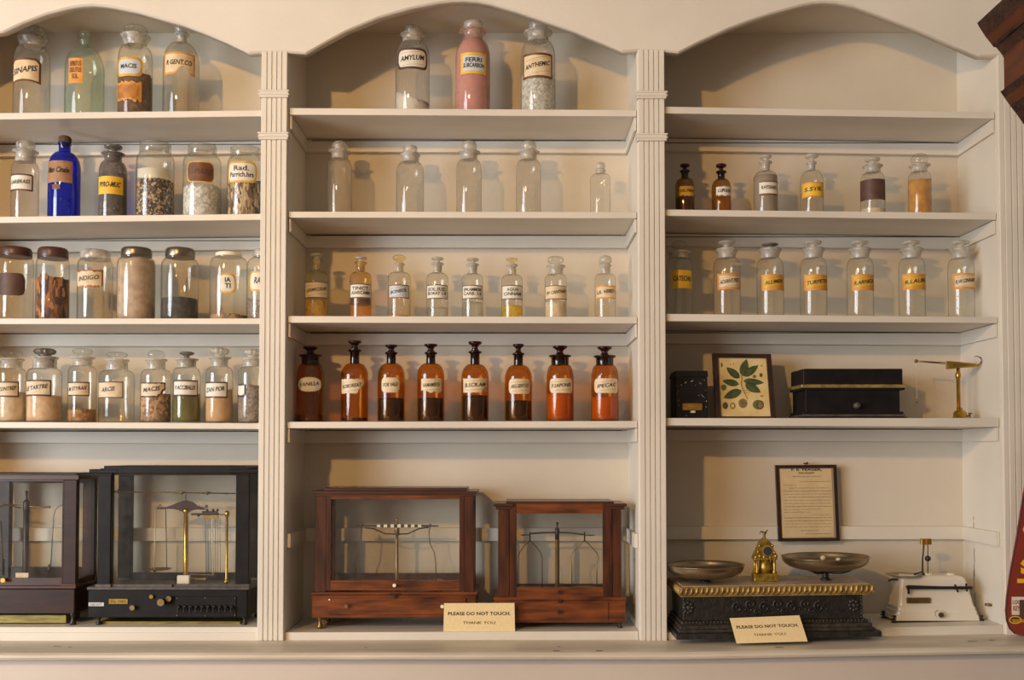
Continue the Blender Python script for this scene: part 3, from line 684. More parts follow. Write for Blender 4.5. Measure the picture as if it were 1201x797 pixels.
# ---- middle bay, third shelf
G = 'small labelled bottles on the third shelf of the middle bay'
S3 = dict(border='l_dark', paper='l_white', bw=.06)
bottle(1, 2, 370, 27, 297, 'disc', 14, 305.5, 15, 318, 10, 324, 'small bottle of bright yellow liquid, slanted label reading VERMICULAR', L(357, 383, 332, 351, 'VERMICULAR', border='l_dark', paper='l_faded', bw=.05, rise=.14, th=.26, rules=1), glass='yelg', smat='frost', fill=('liq_yellow', None, 352, 0), group=G)
bottle(1, 2, 422, 26, 301, 'disc', 15, 308.5, 15, 319, 10, 324, 'small amber-stained bottle with a label reading TINCT. and a dark ring below it', L(410, 434, 334.5, 351, 'TINCT.', 'ASARICAMM', slant=.05, th=.62, **S3), glass='ambg2', smat='frost', fill=[('liq_amber', None, 357, 0), ('liq_brown', 357, 351, 0)], group=G)
bottle(1, 2, 467.5, 27, 298.5, 'ball', 16, 310, 13, 319, 10, 324, 'small clear bottle with a faceted ball stopper, dark neck and rust-edged label', L(455.5, 479, 335.5, 351.5, 'BONEOL', border='l_rust', paper='l_blue', rise=.16, rules=1, th=.32), glass='clear', smat='yelg', fill=('liq_red', None, 370.5, 0), group=G)
bottle(1, 2, 512.5, 26, 301.5, 'disc', 15, 309.5, 15, 320, 11, 326, 'small clear bottle with a label reading SOL.SUZ. BORAT', L(500.5, 524, 335.5, 352, 'SOL.SUZ.', 'BORAT 1-4', slant=.05, th=.58, **S3), glass='clear', fill=('liq_clear', None, 361, 0), group=G)
bottle(1, 2, 554, 25, 302.5, 'disc', 15, 310.5, 15, 321, 11, 326, 'small clear bottle of cloudy liquid with a label reading SPR.AMMON CARB.', L(542.5, 565.5, 336, 352, 'SPR.AMMON', 'CARB. 1-4', slant=.1, th=.58, **S3), glass='clear', fill=('liq_clear', None, 355, 0), group=G)
bottle(1, 2, 600.5, 25, 302.5, 'disc', 14, 311, 14, 322, 10, 327, 'small clear bottle of yellow liquid with a label reading AQUA CINNAM', L(589, 612.5, 336, 352.5, 'AQUA', 'CINNAM', slant=.1, th=.58, **S3), glass='clear', smat='yelg', fill=('liq_yellow', None, 359, 0), group=G)
bottle(1, 2, 652, 26, 300.5, 'flute', 18, 312.5, 23, 322, 18, 327, 'small wide-mouthed bottle of pale crystals, label reading PV CANTHAR', L(640, 665, 336.5, 352.5, 'PV CANTHAR', border='l_dark', paper='l_cream', rise=.12, bw=.05, th=.32), glass='clear', smat='clear', fill=('pale_meal', None, 355, 1), group=G)
bottle(1, 2, 710.5, 25, 299.5, 'dome', 16, 311.5, 15, 321, 12, 326, 'small clear bottle at the right end with a yellowed label reading LIL VERD', L(699.5, 722, 336.5, 351.5, 'LIL VERD', border='l_orange', paper='l_cream', rise=.1, bw=.09, th=.34), glass='clear', group=G)
# ---- middle bay, fourth shelf: amber bottles
G = 'amber bottles on the fourth shelf of the middle bay'
AM = dict(glass='amber', smat='amberdk', group=G)
AL = dict(paper='l_cream', border='l_faded', bw=.05)
bottle(1, 3, 363.5, 32, 406, 'mush', 18, 417, 27, 427, 21, 441, 'wide-mouthed amber bottle with an oval label reading VANILLA', L(349.5, 376, 443, 460, 'VANILLA', shape='oval', border='l_faded', paper='l_white', bw=.05, rise=.08), fill=('liq_brown', None, 486, 0), **AM)
bottle(1, 3, 415.5, 32, 399, 'mush', 16, 411, 16, 426, 11, 440, 'narrow-necked amber bottle, nearly empty, with a torn label reading ROBOREAT', L(400.5, 426, 444.5, 462.5, 'ROBOREAT', shape='tornr', rise=.12, rules=1, **AL), fill=('liq_black', None, 490, 0), **AM)
bottle(1, 3, 458.5, 32, 404, 'mush', 15, 414, 15, 426, 11, 440, 'narrow-necked amber bottle half full of dark liquid, label reading FOR VALE', L(447.5, 468, 443.5, 461, 'FOR VALE', shape='round', rise=.06, **AL), fill=('liq_black', None, 467, 0), **AM)
bottle(1, 3, 505, 32, 403, 'mush', 16, 414, 15, 426, 11, 439, 'narrow-necked amber bottle half full, banner label reading HAMAMERTA', L(494, 517.5, 443.5, 461.5, 'HAMAMERTA', shape='torn', rise=.05, rules=1, **AL), fill=('liq_black', None, 467, 0), **AM)
bottle(1, 3, 557, 32, 400, 'mush', 16, 413, 16, 427, 11, 441, 'tall-stoppered amber bottle half full with a bright cream label reading B.SCR.AM', L(543.5, 571, 443.5, 461.5, 'B.SCR.AM', shape='tornr', rise=.05, rules=1, **AL), fill=('liq_black', None, 464, 0), **AM)
bottle(1, 3, 608, 32, 403, 'mush', 13.5, 415, 14.5, 428, 11, 442, 'narrow-necked amber bottle half full, label reading ARG.GENT.CO', L(597, 621.5, 445, 462.5, 'ARG.GENT.CO', shape='round', rise=.08, rules=1, **AL), fill=('liq_black', None, 470, 0), **AM)
AM = dict(glass='amber', smat='amberdk', group=G)
bottle(1, 3, 657, 32, 405, 'mush', 17.5, 417.5, 26.5, 428, 21, 443, 'wide-mouthed reddish amber bottle with a label reading F.SAPONIS', L(645, 671, 444.5, 461.5, 'F.SAPONIS', shape='round', rise=.08, rules=1, **AL), fill=('liq_red', None, 462, 0), **AM)
bottle(1, 3, 709.5, 32, 406, 'mush', 17.5, 418, 26.5, 428, 21, 443, 'wide-mouthed amber bottle at the right end, label reading IPECAC', L(697.5, 724.5, 444.5, 461.5, 'IPECAC', shape='round', rise=.1, rules=1, **AL), fill=('liq_red', None, 466, 0), **AM)
# ---- right bay, second shelf
G = 'bottles on the second shelf of the right bay'
bottle(2, 1, 805, 23, 192, 'disc', 11.5, 201, 12, 209, 8.5, 218, 'small dark amber bottle beside the pilaster with a worn yellow label', L(797.5, 815.5, 220, 233, 'OL.PINI', paper='l_gold', shape='torn', th=.34), glass='brownsm', smat='amberdk', fill=('liq_brown', None, 233, 0), group=G)
bottle(2, 1, 848, 23, 192, 'disc', 12.5, 202, 12.5, 210, 8.5, 220, 'small golden amber bottle with a tattered white label reading LUPULIN', L(842, 859, 220.5, 232.5, 'LUPULIN', paper='l_white', shape='torn', th=.4), glass='brownsm', smat='amberdk', fill=('liq_amber', None, 233, 0), group=G)
bottle(2, 1, 900.5, 29, 181.5, 'disc', 14.5, 191, 15.5, 201, 10, 209, 'brownish clear bottle with a white label reading B.HYDRARG', L(893, 914, 215.5, 231.5, 'B.HYDRARG', border='l_brown', paper='l_white', openl=1, th=.32, slant=0), glass='clear', smat='frost', fill=('brown_silt', None, 207, 0), group=G)
bottle(2, 1, 955, 28, 180.5, 'disc', 16, 191.5, 12, 200, 8.5, 212, 'clear round-shouldered bottle with a gold label reading S.STIL', L(943.5, 968.5, 216.5, 234, 'S.STIL', paper='l_yellow', border='l_orange', rise=.05, th=.34), glass='clear', group=G)
bottle(2, 1, 1027, 30, 185, 'disc', 17.5, 195, 24, 203, 18.5, 214, 'clear wide-mouthed bottle wrapped in a blank black-brown label', L(1012.3, 1041.5, 213, 237, paper='l_dark', ink='l_black', shape='rect'), glass='clear', fill=('pale_meal', None, 246, 1), group=G)
bottle(2, 1, 1082.5, 28.5, 180.5, 'dome', 20, 194.5, 25, 202, 18, 212, 'clear bottle holding a rough orange-brown mass of gum', None, glass='clear', smat='clear', fill=('orange_gum', None, 212, 2), group=G)
# ---- right bay, third shelf
G = 'gold-labelled bottles on the third shelf of the right bay'
RG = dict(border='l_orange', paper='l_gold', bw=.06)
bottle(2, 2, 798, 31, 282, 'ball', 19, 296, 27, 303, 21, 314, 'clear bottle with a ball stopper and a bright yellow label reading CATECHU', L(788, 812.5, 319, 340, 'CATECHU', paper='l_yellow', th=.36, slant=0, rise=-.03), glass='clear', smat='clear', group=G)
for cx, (x0, x1), y0, tx, sm, ds in ((854, (843, 869), 323, 'ADIANT.PED', 'frost', 'clear bottle with an orange-bordered label reading ADIANT.PED'),
                                (905, (895, 920.5), 324, 'ALUMEN', 'greyg', 'clear bottle with a dark grey stopper and a gold label reading ALUMEN'),
                                (956, (945, 972), 324, 'TURPETH', 'frost', 'clear bottle with a gold label reading TURPETH'),
                                (1011, (1001, 1027.3), 324, 'R.ARNICA', 'frost', 'clear bottle with a gold label reading R.ARNICA'),
                                (1072, (1061, 1088), 323, 'R.LAURI', 'frost', 'clear bottle with a gold label reading R.LAURI'),
                                (1130, (1120.5, 1146.5), 322.5, 'R.W.CINNAM', 'frost', 'clear bottle at the right end with a gold label reading R.W.CINNAM')):
    bottle(2, 2, cx, 32.5, 282 if sm != 'greyg' else 285.5, 'disc', 20, 292.5, 26.5, 303, 20, 314, ds, L(x0, x1, y0, y0+18.5, tx, rise=.12, th=.32, rules=1, border='l_orange', paper='l_cream' if tx in ('ADIANT.PED', 'R.W.CINNAM') else 'l_gold', bw=.14), glass='clear', smat=sm, group=G, flare=1)

# ------------------------------------------------------------------ balances
def qb(b, px0, px1, py0, py1, Y, dy, m, bev=.0):     # box given by its front-face rectangle
    b.box(XX(px0, Y), XX(px1, Y), Y, Y+dy, ZZ(py1, Y), ZZ(py0, Y), m, bev)
def legpts(lst, Y): return [P(px, py, Y) for px, py in lst]

# middle bay, left balance
Yf = .035; dp = .135
fz = BFZ[1](XX(460, Yf))+.0005
root = thing('balance_case', (XX(463, Yf), Yf, fz), 'wide reddish mahogany glazed balance case with a drawer, left one in the middle bay', 'scale')
def foot(x, y, ztop, parent, z0, m='dkmetal', r=.006):
    b = MB(); h = ztop-z0
    b.lathe([(r*1.05, z0), (r*1.2, z0+h*.15), (r*.9, z0+h*.35), (r*.55, z0+h*.55), (r*.9, z0+h*.85), (r*1.3, ztop)], x, y, m, 14); b.build('foot', parent)
Z = lambda py, Y=Yf: ZZ(py, Y)
zb = Z(724.5)
b = MB()
qb(b, 366.7, 559, 697, 724.5, Yf, dp+.008, 'redwood_h', .002); qb(b, 365.7, 560, 694, 697.5, Yf-.002, dp+.012, 'redwood_h', .001); b.build('base', root)
for x in (XX(375, Yf), XX(551, Yf)):
    for y in (Yf+.014, Yf+dp-.012): foot(x, y, zb, root, fz, 'dkbrass')
b = MB(); qb(b, 386, 547, 701, 720.5, Yf-.0035, .006, 'redwood_h', .0015); dr = b.build('drawer', root)
for px, py, m_, r_ in ((407, 709.6, 'dkbrass', .0045), (519, 709.8, 'ivory', .0042)):
    b = MB(); c = P(px, py, Yf); b.cyl_y((c[0], c[2]), r_*.6, Yf-.014, Yf-.003, m_, r2=r_); b.build('drawer_knob', dr)
b = MB(); c = P(386.8, 702.4, Yf); b.cyl_y((c[0], c[2]), .002, Yf-.006, Yf-.003, 'ivory', 10); b.build('escutcheon', dr)
b = MB(); c = P(463, 698, Yf); b.box(c[0]-.012, c[0]+.012, Yf-.006, Yf, c[2]-.0015+.004, c[2]+.0015+.004, 'dkmetal'); b.cyl_y((c[0], c[2]-.001), .0042, Yf-.007, Yf, 'dkmetal'); b.build('latch', root)
b = MB()
qb(b, 366, 559.5, 575.5, 579, Yf-.004, dp+.014, 'dkred', .001); qb(b, 369, 557, 579, 581, Yf-.001, dp+.008, 'dkred'); qb(b, 379.5, 547.5, 571.8, 575.6, Yf+.006, dp-.012, 'dkred', .001)
b.build('lid', root)
for x0, x1 in ((370.3, 383), (544, 555.8)):
    for yy in (Yf, Yf+dp-.018):
        k_ = (XX(x0, Yf), XX(x1, Yf)); b = MB(); b.box(k_[0], k_[1], yy, yy+.018, Z(694), Z(581), 'redwood', .001); b.build('corner_post', root)
def framed(b, x0, x1, y0, y1, g0, g1, h0, h1, Y, t, m1='redwood', m2='redwood_h'):
    qb(b, x0, g0, y0, y1, Y, t, m1); qb(b, g1, x1, y0, y1, Y, t, m1); qb(b, g0, g1, y0, h0, Y, t, m2); qb(b, g0, g1, h1, y1, Y, t, m2)
b = MB(); framed(b, 383, 544, 581, 692, 388.6, 539, 585, 680.5, Yf-.001, .012); dr = b.build('sash_door', root)
b = MB(); b.sheet(XX(388.4, Yf), XX(539.2, Yf), Yf+.005, Yf+.007, ZZ(680.7, Yf), ZZ(584.8, Yf), 'pane_old'); b.build('glass_pane', dr)
b = MB(); c = P(463, 685.5, Yf); b.cyl_y((c[0], c[2]), .003, Yf-.011, Yf-.001, 'ivory', r2=.0042); b.build('sash_knob', dr)
# back sash, floor board, side panes
b = MB(); yb = Yf+dp-.012; xa, xb = XX(383, Yf), XX(544, Yf)
b.box(xa, xb, yb, yb+.01, Z(694), Z(694)+.030, 'dkred'); b.box(xa, xb, yb, yb+.01, Z(586), Z(581), 'dkred'); b.build('back_frame', root)
b = MB(); b.sheet(xa, xb, yb+.004, yb+.006, Z(694)+.030, Z(586), 'pane'); b.build('back_pane', root)
b = MB()
for xc in (XX(371.5, Yf)+.006, XX(555, Yf)-.006): b.sheet(xc-.001, xc+.001, Yf+.018, Yf+dp-.018, Z(694), Z(581), 'pane')
b.build('side_pane', root)
# beam balance
Yb = Yf+.065; q = lambda lst: legpts([(PPX+(x-PPX), y) for x, y in lst], Yb)
zbase = ZZ(694, Yf)+.0005
b = MB(); c = P(465.5, 640, Yb)
b.lathe([(.010, zbase), (.010, zbase+.003), (.0045, zbase+.006), (.0042, ZZ(650, Yb)), (.0032, ZZ(632, Yb)), (.0034, ZZ(628, Yb)), (.0060, ZZ(627, Yb)), (.0062, ZZ(619, Yb)), (.0050, ZZ(614, Yb)), (.0022, ZZ(612, Yb)), (.0018, ZZ(610, Yb)), (.0034, ZZ(608.5, Yb)), (.002, ZZ(606.5, Yb))], c[0], Yb, 'dkbrass', 16); b.build('pillar', root)
b = MB(); n = 24
for i in range(n):
    x0 = 419+(514.5-419)*i/n; x1 = 419+(514.5-419)*(i+1)/n; hw = 1.1+2.2*(1-abs(i+.5-n/2)/(n/2))
    b.box(XX(x0, Yb), XX(x1, Yb), Yb-.0075, Yb-.0055, ZZ(616.2+hw*.6, Yb), ZZ(616.2-hw*.6, Yb), 'dkmetal' if i % 2 else 'ivory' if 4 < i < 20 else 'dkmetal')
b.build('beam', root)
b = MB()
b.tube(q([(428, 618.7), (438, 619.5), (446, 623), (452, 625.6), (465, 626)]), .0016, 'dkmetal'); b.tube(q([(466, 626), (478, 625.6), (485, 622.5), (492, 619.5), (503, 618)]), .0016, 'dkmetal'); b.build('arrestment_arm', root)
for pts_ in ([(424.8, 615), (423.6, 628), (422.8, 639), (418.2, 649.6), (417, 660), (417, 681)], [(504.5, 615), (503.2, 625), (504.2, 637), (509.5, 648), (511, 660), (511.4, 681)]):
    b = MB(); b.tube(q(pts_), .0013, 'dkbrass'); c = q([pts_[0]])[0]; b.ball(c, .003, 'dkbrass', 8)
    e = q([pts_[-1]])[0]; b.lathe([(.001, e[2]-.001), (.017, e[2]+.002), (.018, e[2]+.004)], e[0], Yb, 'dkbrass', 20, cap1=False); b.build('pan_hanger', root)

# middle bay, right balance
Yf = .035; dp = .13
fz = BFZ[1](XX(656, Yf))+.0005
root = thing('balance_case', (XX(656, Yf), Yf, fz), 'smaller square mahogany balance case with wishbone hangers, beside the middle bay card', 'scale')
Z = lambda py, Y=.035: ZZ(py, Y)
b = MB(); qb(b, 580, 733, 703, 730, Yf, dp+.008, 'redwood_h', .002); qb(b, 579, 734, 700, 703.5, Yf-.002, dp+.012, 'redwood_h', .001); b.build('base', root)
for x in (XX(589, Yf), XX(727, Yf)):
    for y in (Yf+.012, Yf+dp-.01): foot(x, y, Z(730), root, fz, 'dkmetal', .0055)
b = MB(); qb(b, 585, 713, 706, 727.5, Yf-.003, .004, 'redwood_h', .001); dr = b.build('drawer', root)
b = MB(); c = P(655.7, 716.5, Yf); b.cyl_y((c[0], c[2]), .003, Yf-.012, Yf-.003, 'dkmetal', r2=.0045); b.build('drawer_knob', dr)
b = MB(); c = P(656.5, 704.3, Yf); b.cyl_y((c[0], c[2]), .0042, Yf-.006, Yf, 'dkmetal'); b.build('latch', root)
b = MB()
for x0, x1 in ((579, 602), (711.5, 734.8)):
    b.box(XX(x0, Yf), XX(x1, Yf), Yf-.006, Yf+dp+.006, Z(593.5), Z(590), 'dkred', .001); b.box(XX(x0+2.5, Yf), XX(x1-2.5, Yf), Yf-.003, Yf+dp+.002, Z(597), Z(593.5), 'dkred', .001)
qb(b, 593.5, 720, 587.6, 590.2, Yf-.002, dp, 'dkred', .001); b.build('lid', root)
for x0, x1 in ((584.2, 597.6), (717.4, 728.5)):
    for yy in (Yf, Yf+dp-.018):
        b = MB(); b.box(XX(x0, Yf), XX(x1, Yf), yy, yy+.018, Z(700), Z(596), 'redwood', .0015); b.build('corner_post', root)
b = MB(); framed(b, 597.6, 717.4, 590, 700, 606, 706.8, 601.9, 688.5, Yf-.001, .012); dr = b.build('sash_door', root)
b = MB(); b.sheet(XX(605.8, Yf), XX(707, Yf), Yf+.005, Yf+.007, ZZ(688.7, Yf), ZZ(601.7, Yf), 'pane'); b.build('glass_pane', dr)
b = MB(); c = P(655.7, 693.4, Yf); b.cyl_y((c[0], c[2]), .0028, Yf-.010, Yf-.001, 'dkmetal', r2=.0042); b.build('sash_knob', dr)
b = MB(); yb = Yf+dp-.012; xa, xb = XX(597, Yf), XX(718, Yf)
b.box(xa, xb, yb, yb+.01, Z(701), Z(701)+.018, 'dkred'); b.box(xa, xb, yb, yb+.01, Z(596), Z(590), 'dkred'); b.build('back_frame', root)
b = MB(); b.sheet(xa, xb, yb+.004, yb+.006, Z(701)+.018, Z(596), 'pane'); b.build('back_pane', root)
Yb = Yf+.06; q = lambda lst: legpts(lst, Yb); zbase = Z(700)+.0005
b = MB(); c = P(653.5, 640, Yb)
b.lathe([(.009, zbase), (.009, zbase+.002), (.0055, zbase+.004)], c[0], Yb, 'dkbrass', 16)
for dx, m_ in ((-.0028, 'brass'), (.0028, 'dkmetal')): b.box(c[0]+dx-.0026, c[0]+dx+.0026, Yb-.003, Yb+.003, zbase+.004, ZZ(632, Yb), m_)
b.lathe([(.0052, ZZ(632, Yb)), (.0054, ZZ(620, Yb)), (.0022, ZZ(618, Yb)), (.0018, ZZ(615, Yb)), (.004, ZZ(613.6, Yb)), (.002, ZZ(612, Yb))], c[0], Yb, 'dkmetal', 14)
for dx in (-.012, .012): b.ball((c[0]+dx, Yb, zbase+.0035), .0035, 'dkbrass', 10)
b.build('pillar', root)
b = MB(); b.tube(q([(610.6, 627), (621, 627), (623, 625.4), (636, 624), (653, 623.8), (668, 624), (684, 626.2), (686, 627.5), (697.5, 627.2)]), .0013, 'dkbrass'); b.tube(q([(623, 625.4), (638, 624.4), (653, 624)]), .002, 'dkbrass'); b.tube(q([(653, 624), (670, 624.6), (684, 626.4)]), .002, 'dkbrass')
for px in (614, 692): b.ball(q([(px, 627.3)])[0], .002, 'dkmetal', 8)
b.build('beam', root)
for cx_, wl, wr in ((621.6, (607.7, 606.9), (635.7, 636)), (685.7, (670, 670.8), (701.5, 700))):
    b = MB(); top = (cx_, 633.6)
    b.tube(q([(cx_, 623.5), (cx_, 634)]), .0016, 'dkmetal')
    b.tube(q([top, (cx_-7, 640), (wl[0]+1.5, 648), (wl[0]-.5, 654), (wl[1], 664), (wl[1], 688)]), .0012, 'dkbrass')
    b.tube(q([top, (cx_+7, 640), (wr[0]-1.5, 648), (wr[0]+.3, 654), (wr[1], 664), (wr[1], 688)]), .0012, 'dkbrass')
    e = P(cx_, 689.5, Yb); b.lathe([(.001, e[2]-.001), (.028, e[2]+.001), (.030, e[2]+.0035)], e[0], Yb, 'dkbrass', 24, cap1=False); b.build('pan_hanger', root)

# left bay, black analytical balance
Yf = .022; dp = .145; Z = lambda py, Y=.022: ZZ(py, Y)
fz = BFZ[0](0)+.0005
root = thing('balance_case', (XX(200, Yf), Yf, fz), 'black analytical balance in a glazed case with a brass column and lever panel', 'scale')
b = MB(); qb(b, 105.2, 291.8, 691, 724, Yf, dp, 'ebony', .002); qb(b, 103.8, 293.5, 688, 691.5, Yf-.003, dp+.006, 'ebony2', .001); b.build('base', root)
for x in (XX(116, Yf), XX(287, Yf)):
    for y in (Yf+.012, Yf+dp-.015): foot(x, y, Z(724), root, fz, 'dkmetal', .006)
b = MB(); qb(b, 120, 283, 728.5, 733.5, Yf+.020, dp-.045, 'greenbrass'); b.build('under_board', root)
b = MB()
for x0, x1 in ((105.7, 138.6), (270, 303)):
    b.box(XX(x0, Yf), XX(x1, Yf), Yf-.005, Yf+.028, Z(554.5), Z(550), 'ebony', .001)
    b.box(XX(x0, Yf), XX(x1, Yf), Yf+dp-.024, Yf+dp+.004, Z(554.5), Z(550), 'ebony', .001)
b.box(XX(107, Yf), XX(122, Yf), Yf, Yf+dp, Z(555), Z(550.4), 'ebony'); b.box(XX(289, Yf), XX(301, Yf), Yf, Yf+dp, Z(555), Z(550.4), 'ebony')
qb(b, 122, 288, 546, 549.5, Yf-.002, dp, 'ebony', .001); qb(b, 118, 292, 549, 554.4, Yf-.004, .020, 'ebony'); b.box(XX(118, Yf), XX(292, Yf), Yf+dp-.02, Yf+dp, Z(554.4), Z(549), 'ebony')
b.build('lid', root)
for x0, x1 in ((115.4, 131), (277, 293)):
    for yy in (Yf, Yf+dp-.02):
        b = MB(); xa, xb = XX(x0, Yf), XX(x1, Yf); b.box(xa, xb, yy, yy+.022, Z(688), Z(554), 'ebony', .0015)
        b.box(xa-.003, xb+.003, yy-.003, yy+.025, Z(688.2), Z(684.5), 'ebony2', .001); b.box(xa-.003, xb+.003, yy-.003, yy+.025, Z(557), Z(554.4), 'ebony', .001); b.build('corner_post', root)
b = MB(); qb(b, 131, 277, 685, 688, Yf+.002, .012, 'ebony2'); b.build('sash_rail', root)
b = MB(); b.box(XX(131, Yf), XX(277, Yf), Yf+dp-.014, Yf+dp-.002, Z(688), Z(679), 'ebony'); b.build('back_rail', root)
b = MB(); qb(b, 131, 277, 554.5, 557, Yf+.002, .01, 'ebony'); b.build('sash_rail', root)
b = MB(); b.sheet(XX(131, Yf), XX(277, Yf), Yf+.008, Yf+.010, ZZ(685, Yf), ZZ(557, Yf), 'pane_old'); b.build('glass_pane', root)
b = MB(); b.sheet(XX(131, Yf), XX(277, Yf), Yf+dp-.008, Yf+dp-.006, Z(680), Z(555), 'pane'); b.build('back_pane', root)
b = MB()
for xc in (XX(117, Yf), XX(292, Yf)): b.sheet(xc-.001, xc+.001, Yf+.022, Yf+dp-.02, Z(688), Z(554), 'pane')
b.build('side_pane', root)
# fittings on the base
b = MB(); qb(b, 129.8, 151.8, 702, 707.8, Yf-.0015, .002, 'brass'); 
mp = lambda u, v: (u, Yf-.002, v)
b.text('No 3481', mp, XX(133, Yf), XX(149, Yf), Z(706.4), Z(703.4), 'ink', spread=True); b.build('maker_plate', root, label='small brass name plate')
b = MB(); qb(b, 106.2, 124, 706.2, 710.4, Yf-.0015, .002, 'l_blue'); b.text('LABORAT', mp, XX(108, Yf), XX(122, Yf), Z(709.6), Z(707), 'inkgrey', spread=True); b.build('tag_label', root, label='small pale blue tag')
for px, py, r_, m_, ln in ((156.6, 711.8, .0062, 'dkbrass', .010), (178.2, 699, .0048, 'brass', .006), (192, 704.5, .0085, 'dkbrass', .022), (199.5, 701, .0065, 'dkbrass', .012)):
    b = MB(); c = P(px, py, Yf); b.cyl_y((c[0], c[2]), r_*.7, Yf-ln, Yf-.0005, m_, r2=r_); b.build('control_knob', root)
b = MB(); qb(b, 206, 278.5, 699, 723, Yf-.002, .003, 'ebony', .0008)
for px, py in ((208, 701), (276, 701), (208, 721), (276, 721), (241, 700.8), (241, 721.5)): c = P(px, py, Yf); b.cyl_y((c[0], c[2]), .0013, Yf-.0035, Yf-.002, 'dkbrass', 8)
lp = b.build('lever_panel', root)
for i in range(10):
    px = 210.5+i*6.9; b = MB(); c = P(px, 711, Yf); b.cyl_y((c[0], c[2]), .0042, Yf-.008, Yf-.002, 'dkmetal', 12, r2=.003); b.box(c[0]-.0012, c[0]+.0012, Yf-.014, Yf-.007, c[2]-.009, c[2], 'dkmetal', .0004)
    b.ball((c[0], Yf-.012, c[2]-.009), .0028, 'dkmetal', 8); b.build('lever', lp)
# balance mechanism
Yb = Yf+.075; q = lambda lst: legpts(lst, Yb); zb = Z(688)+.0005; W = lambda p: ZZ(p, Yb)
b = MB(); c = P(218, 640, Yb); b.lathe([(.012, zb), (.012, zb+.004), (.006, zb+.008), (.0055, W(630)), (.0052, W(602)), (.008, W(600)), (.0085, W(597.5)), (.004, W(596))], c[0], Yb, 'brass', 18); b.build('column', root)
b = MB(); c2 = P(266, 640, Yb); b.lathe([(.007, zb), (.007, zb+.003), (.0055, zb+.006), (.0032, zb+.012), (.0032, W(606)), (.0058, W(604)), (.006, W(600.5)), (.003, W(598.5))], c2[0], Yb, 'brass', 14); b.tube(q([(257, 603), (266, 603)]), .0012, 'dkbrass'); b.build('rider_column', root)
b = MB(); up = [(187, 595), (196, 594), (203, 591.5), (209, 589), (214, 587), (220, 586.5), (226, 588.5), (232, 593), (240, 595.5)]; dn = [(240, 597.5), (232, 597), (226, 598), (221, 600), (215, 600), (209, 597.5), (203, 596.5), (196, 596.5), (187, 597)]
b.prism([(P(x, y, Yb)[0], P(x, y, Yb)[2]) for x, y in up+dn], Yb-.003, Yb+.003, 'redmetal'); b.tube(q([(218, 587), (218, 579)]), .001, 'dkmetal'); b.tube(q([(184.5, 596), (188, 591), (191, 596.5), (184.5, 596)]), .0012, 'redmetal'); b.build('beam', root)
b = MB()
b.box(*[XX(225, Yb), XX(257, Yb)], Yb-.002, Yb+.004, W(604), W(601.5), 'dkmetal'); b.box(XX(238, Yb), XX(256, Yb), Yb-.003, Yb+.004, W(603.5), W(599), 'dkmetal'); b.box(XX(240, Yb), XX(257, Yb), Yb-.004, Yb+.002, W(608), W(605), 'brass')
for px in (233, 243, 250, 255): b.ball(P(px, 598 if px > 235 else 604, Yb-.002), .0035, 'dkmetal', 10)
b.ball(P(242, 593.5, Yb), .004, 'dkbrass', 10)
b.build('weight_carrier', root)
b = MB(); b.tube(q([(136, 576.4), (200, 577.3), (276, 578.4)]), .0016, 'dkbrass')
for px, py in ((214.3, 577.5), (244, 578)): b.lathe([(.0005, ZZ(py+2.2, Yb)), (.006, ZZ(py+.4, Yb)), (.009, ZZ(py-1, Yb)), (.006, ZZ(py-1.6, Yb)), (.001, ZZ(py-2, Yb))], XX(px, Yb), Yb, 'dkbrass', 12)
b.ball(P(138.5, 576.3, Yb), .005, 'dkbrass', 10); b.tube(q([(133, 576.3), (146, 576.3)]), .0025, 'dkbrass'); b.ball(P(265.5, 578.4, Yb), .003, 'dkbrass', 8); b.build('rider_rod', root)
b = MB(); b.tube(q([(182.7, 597), (181.8, 630), (181, 669)]), .0015, 'silver'); b.tube(q([(194.3, 597), (195.2, 640), (195.6, 668)]), .0011, 'dkbrass'); e = P(187.5, 667.5, Yb); b.lathe([(.001, e[2]-.002), (.024, e[2]), (.028, e[2]+.0025)], e[0], Yb, 'dkbrass', 24, cap1=False); b.ball(P(181.3, 669, Yb), .0035, 'dkmetal', 8); b.build('pan_hanger', root)
b = MB(); b.tube(q([(217.5, 668), (218.3, 640), (220.5, 606), (222, 600), (234, 591.8)]), .0015, 'silver'); b.tube(q([(240, 596), (247, 600.5), (248.6, 606), (249, 640), (250, 673)]), .0015, 'silver'); b.tube(q([(222, 673), (251, 674)]), .0008, 'silver'); b.build('stirrup', root)
b = MB()
for px in (241, 244, 247.5, 252.5, 255, 258): b.tube(q([(px, 606), (px+.3, 672)]), .0005, 'dkbrass', 6)
b.build('weight_rods', root)
b = MB(); b.box(XX(209, Yb-.03), XX(223.5, Yb-.03), Yb-.03, Yb-.02, Z(688)+.0005, ZZ(674.5, Yb-.03), 'ivory', .0015); b.build('scale_plate', root, label='cream index plate')
b = MB(); e0 = zb; b.box(XX(222, Yb), XX(243, Yb), Yb-.004, Yb+.004, W(679.5), W(677.5), 'brass'); b.build('base_bar', root)
b = MB(); c = P(198, 686, Yf); b.box(c[0]-.009, c[0]+.009, Yf-.004, Yf+.008, Z(689), Z(684.5), 'ebony2', .001); b.build('sash_catch', root)

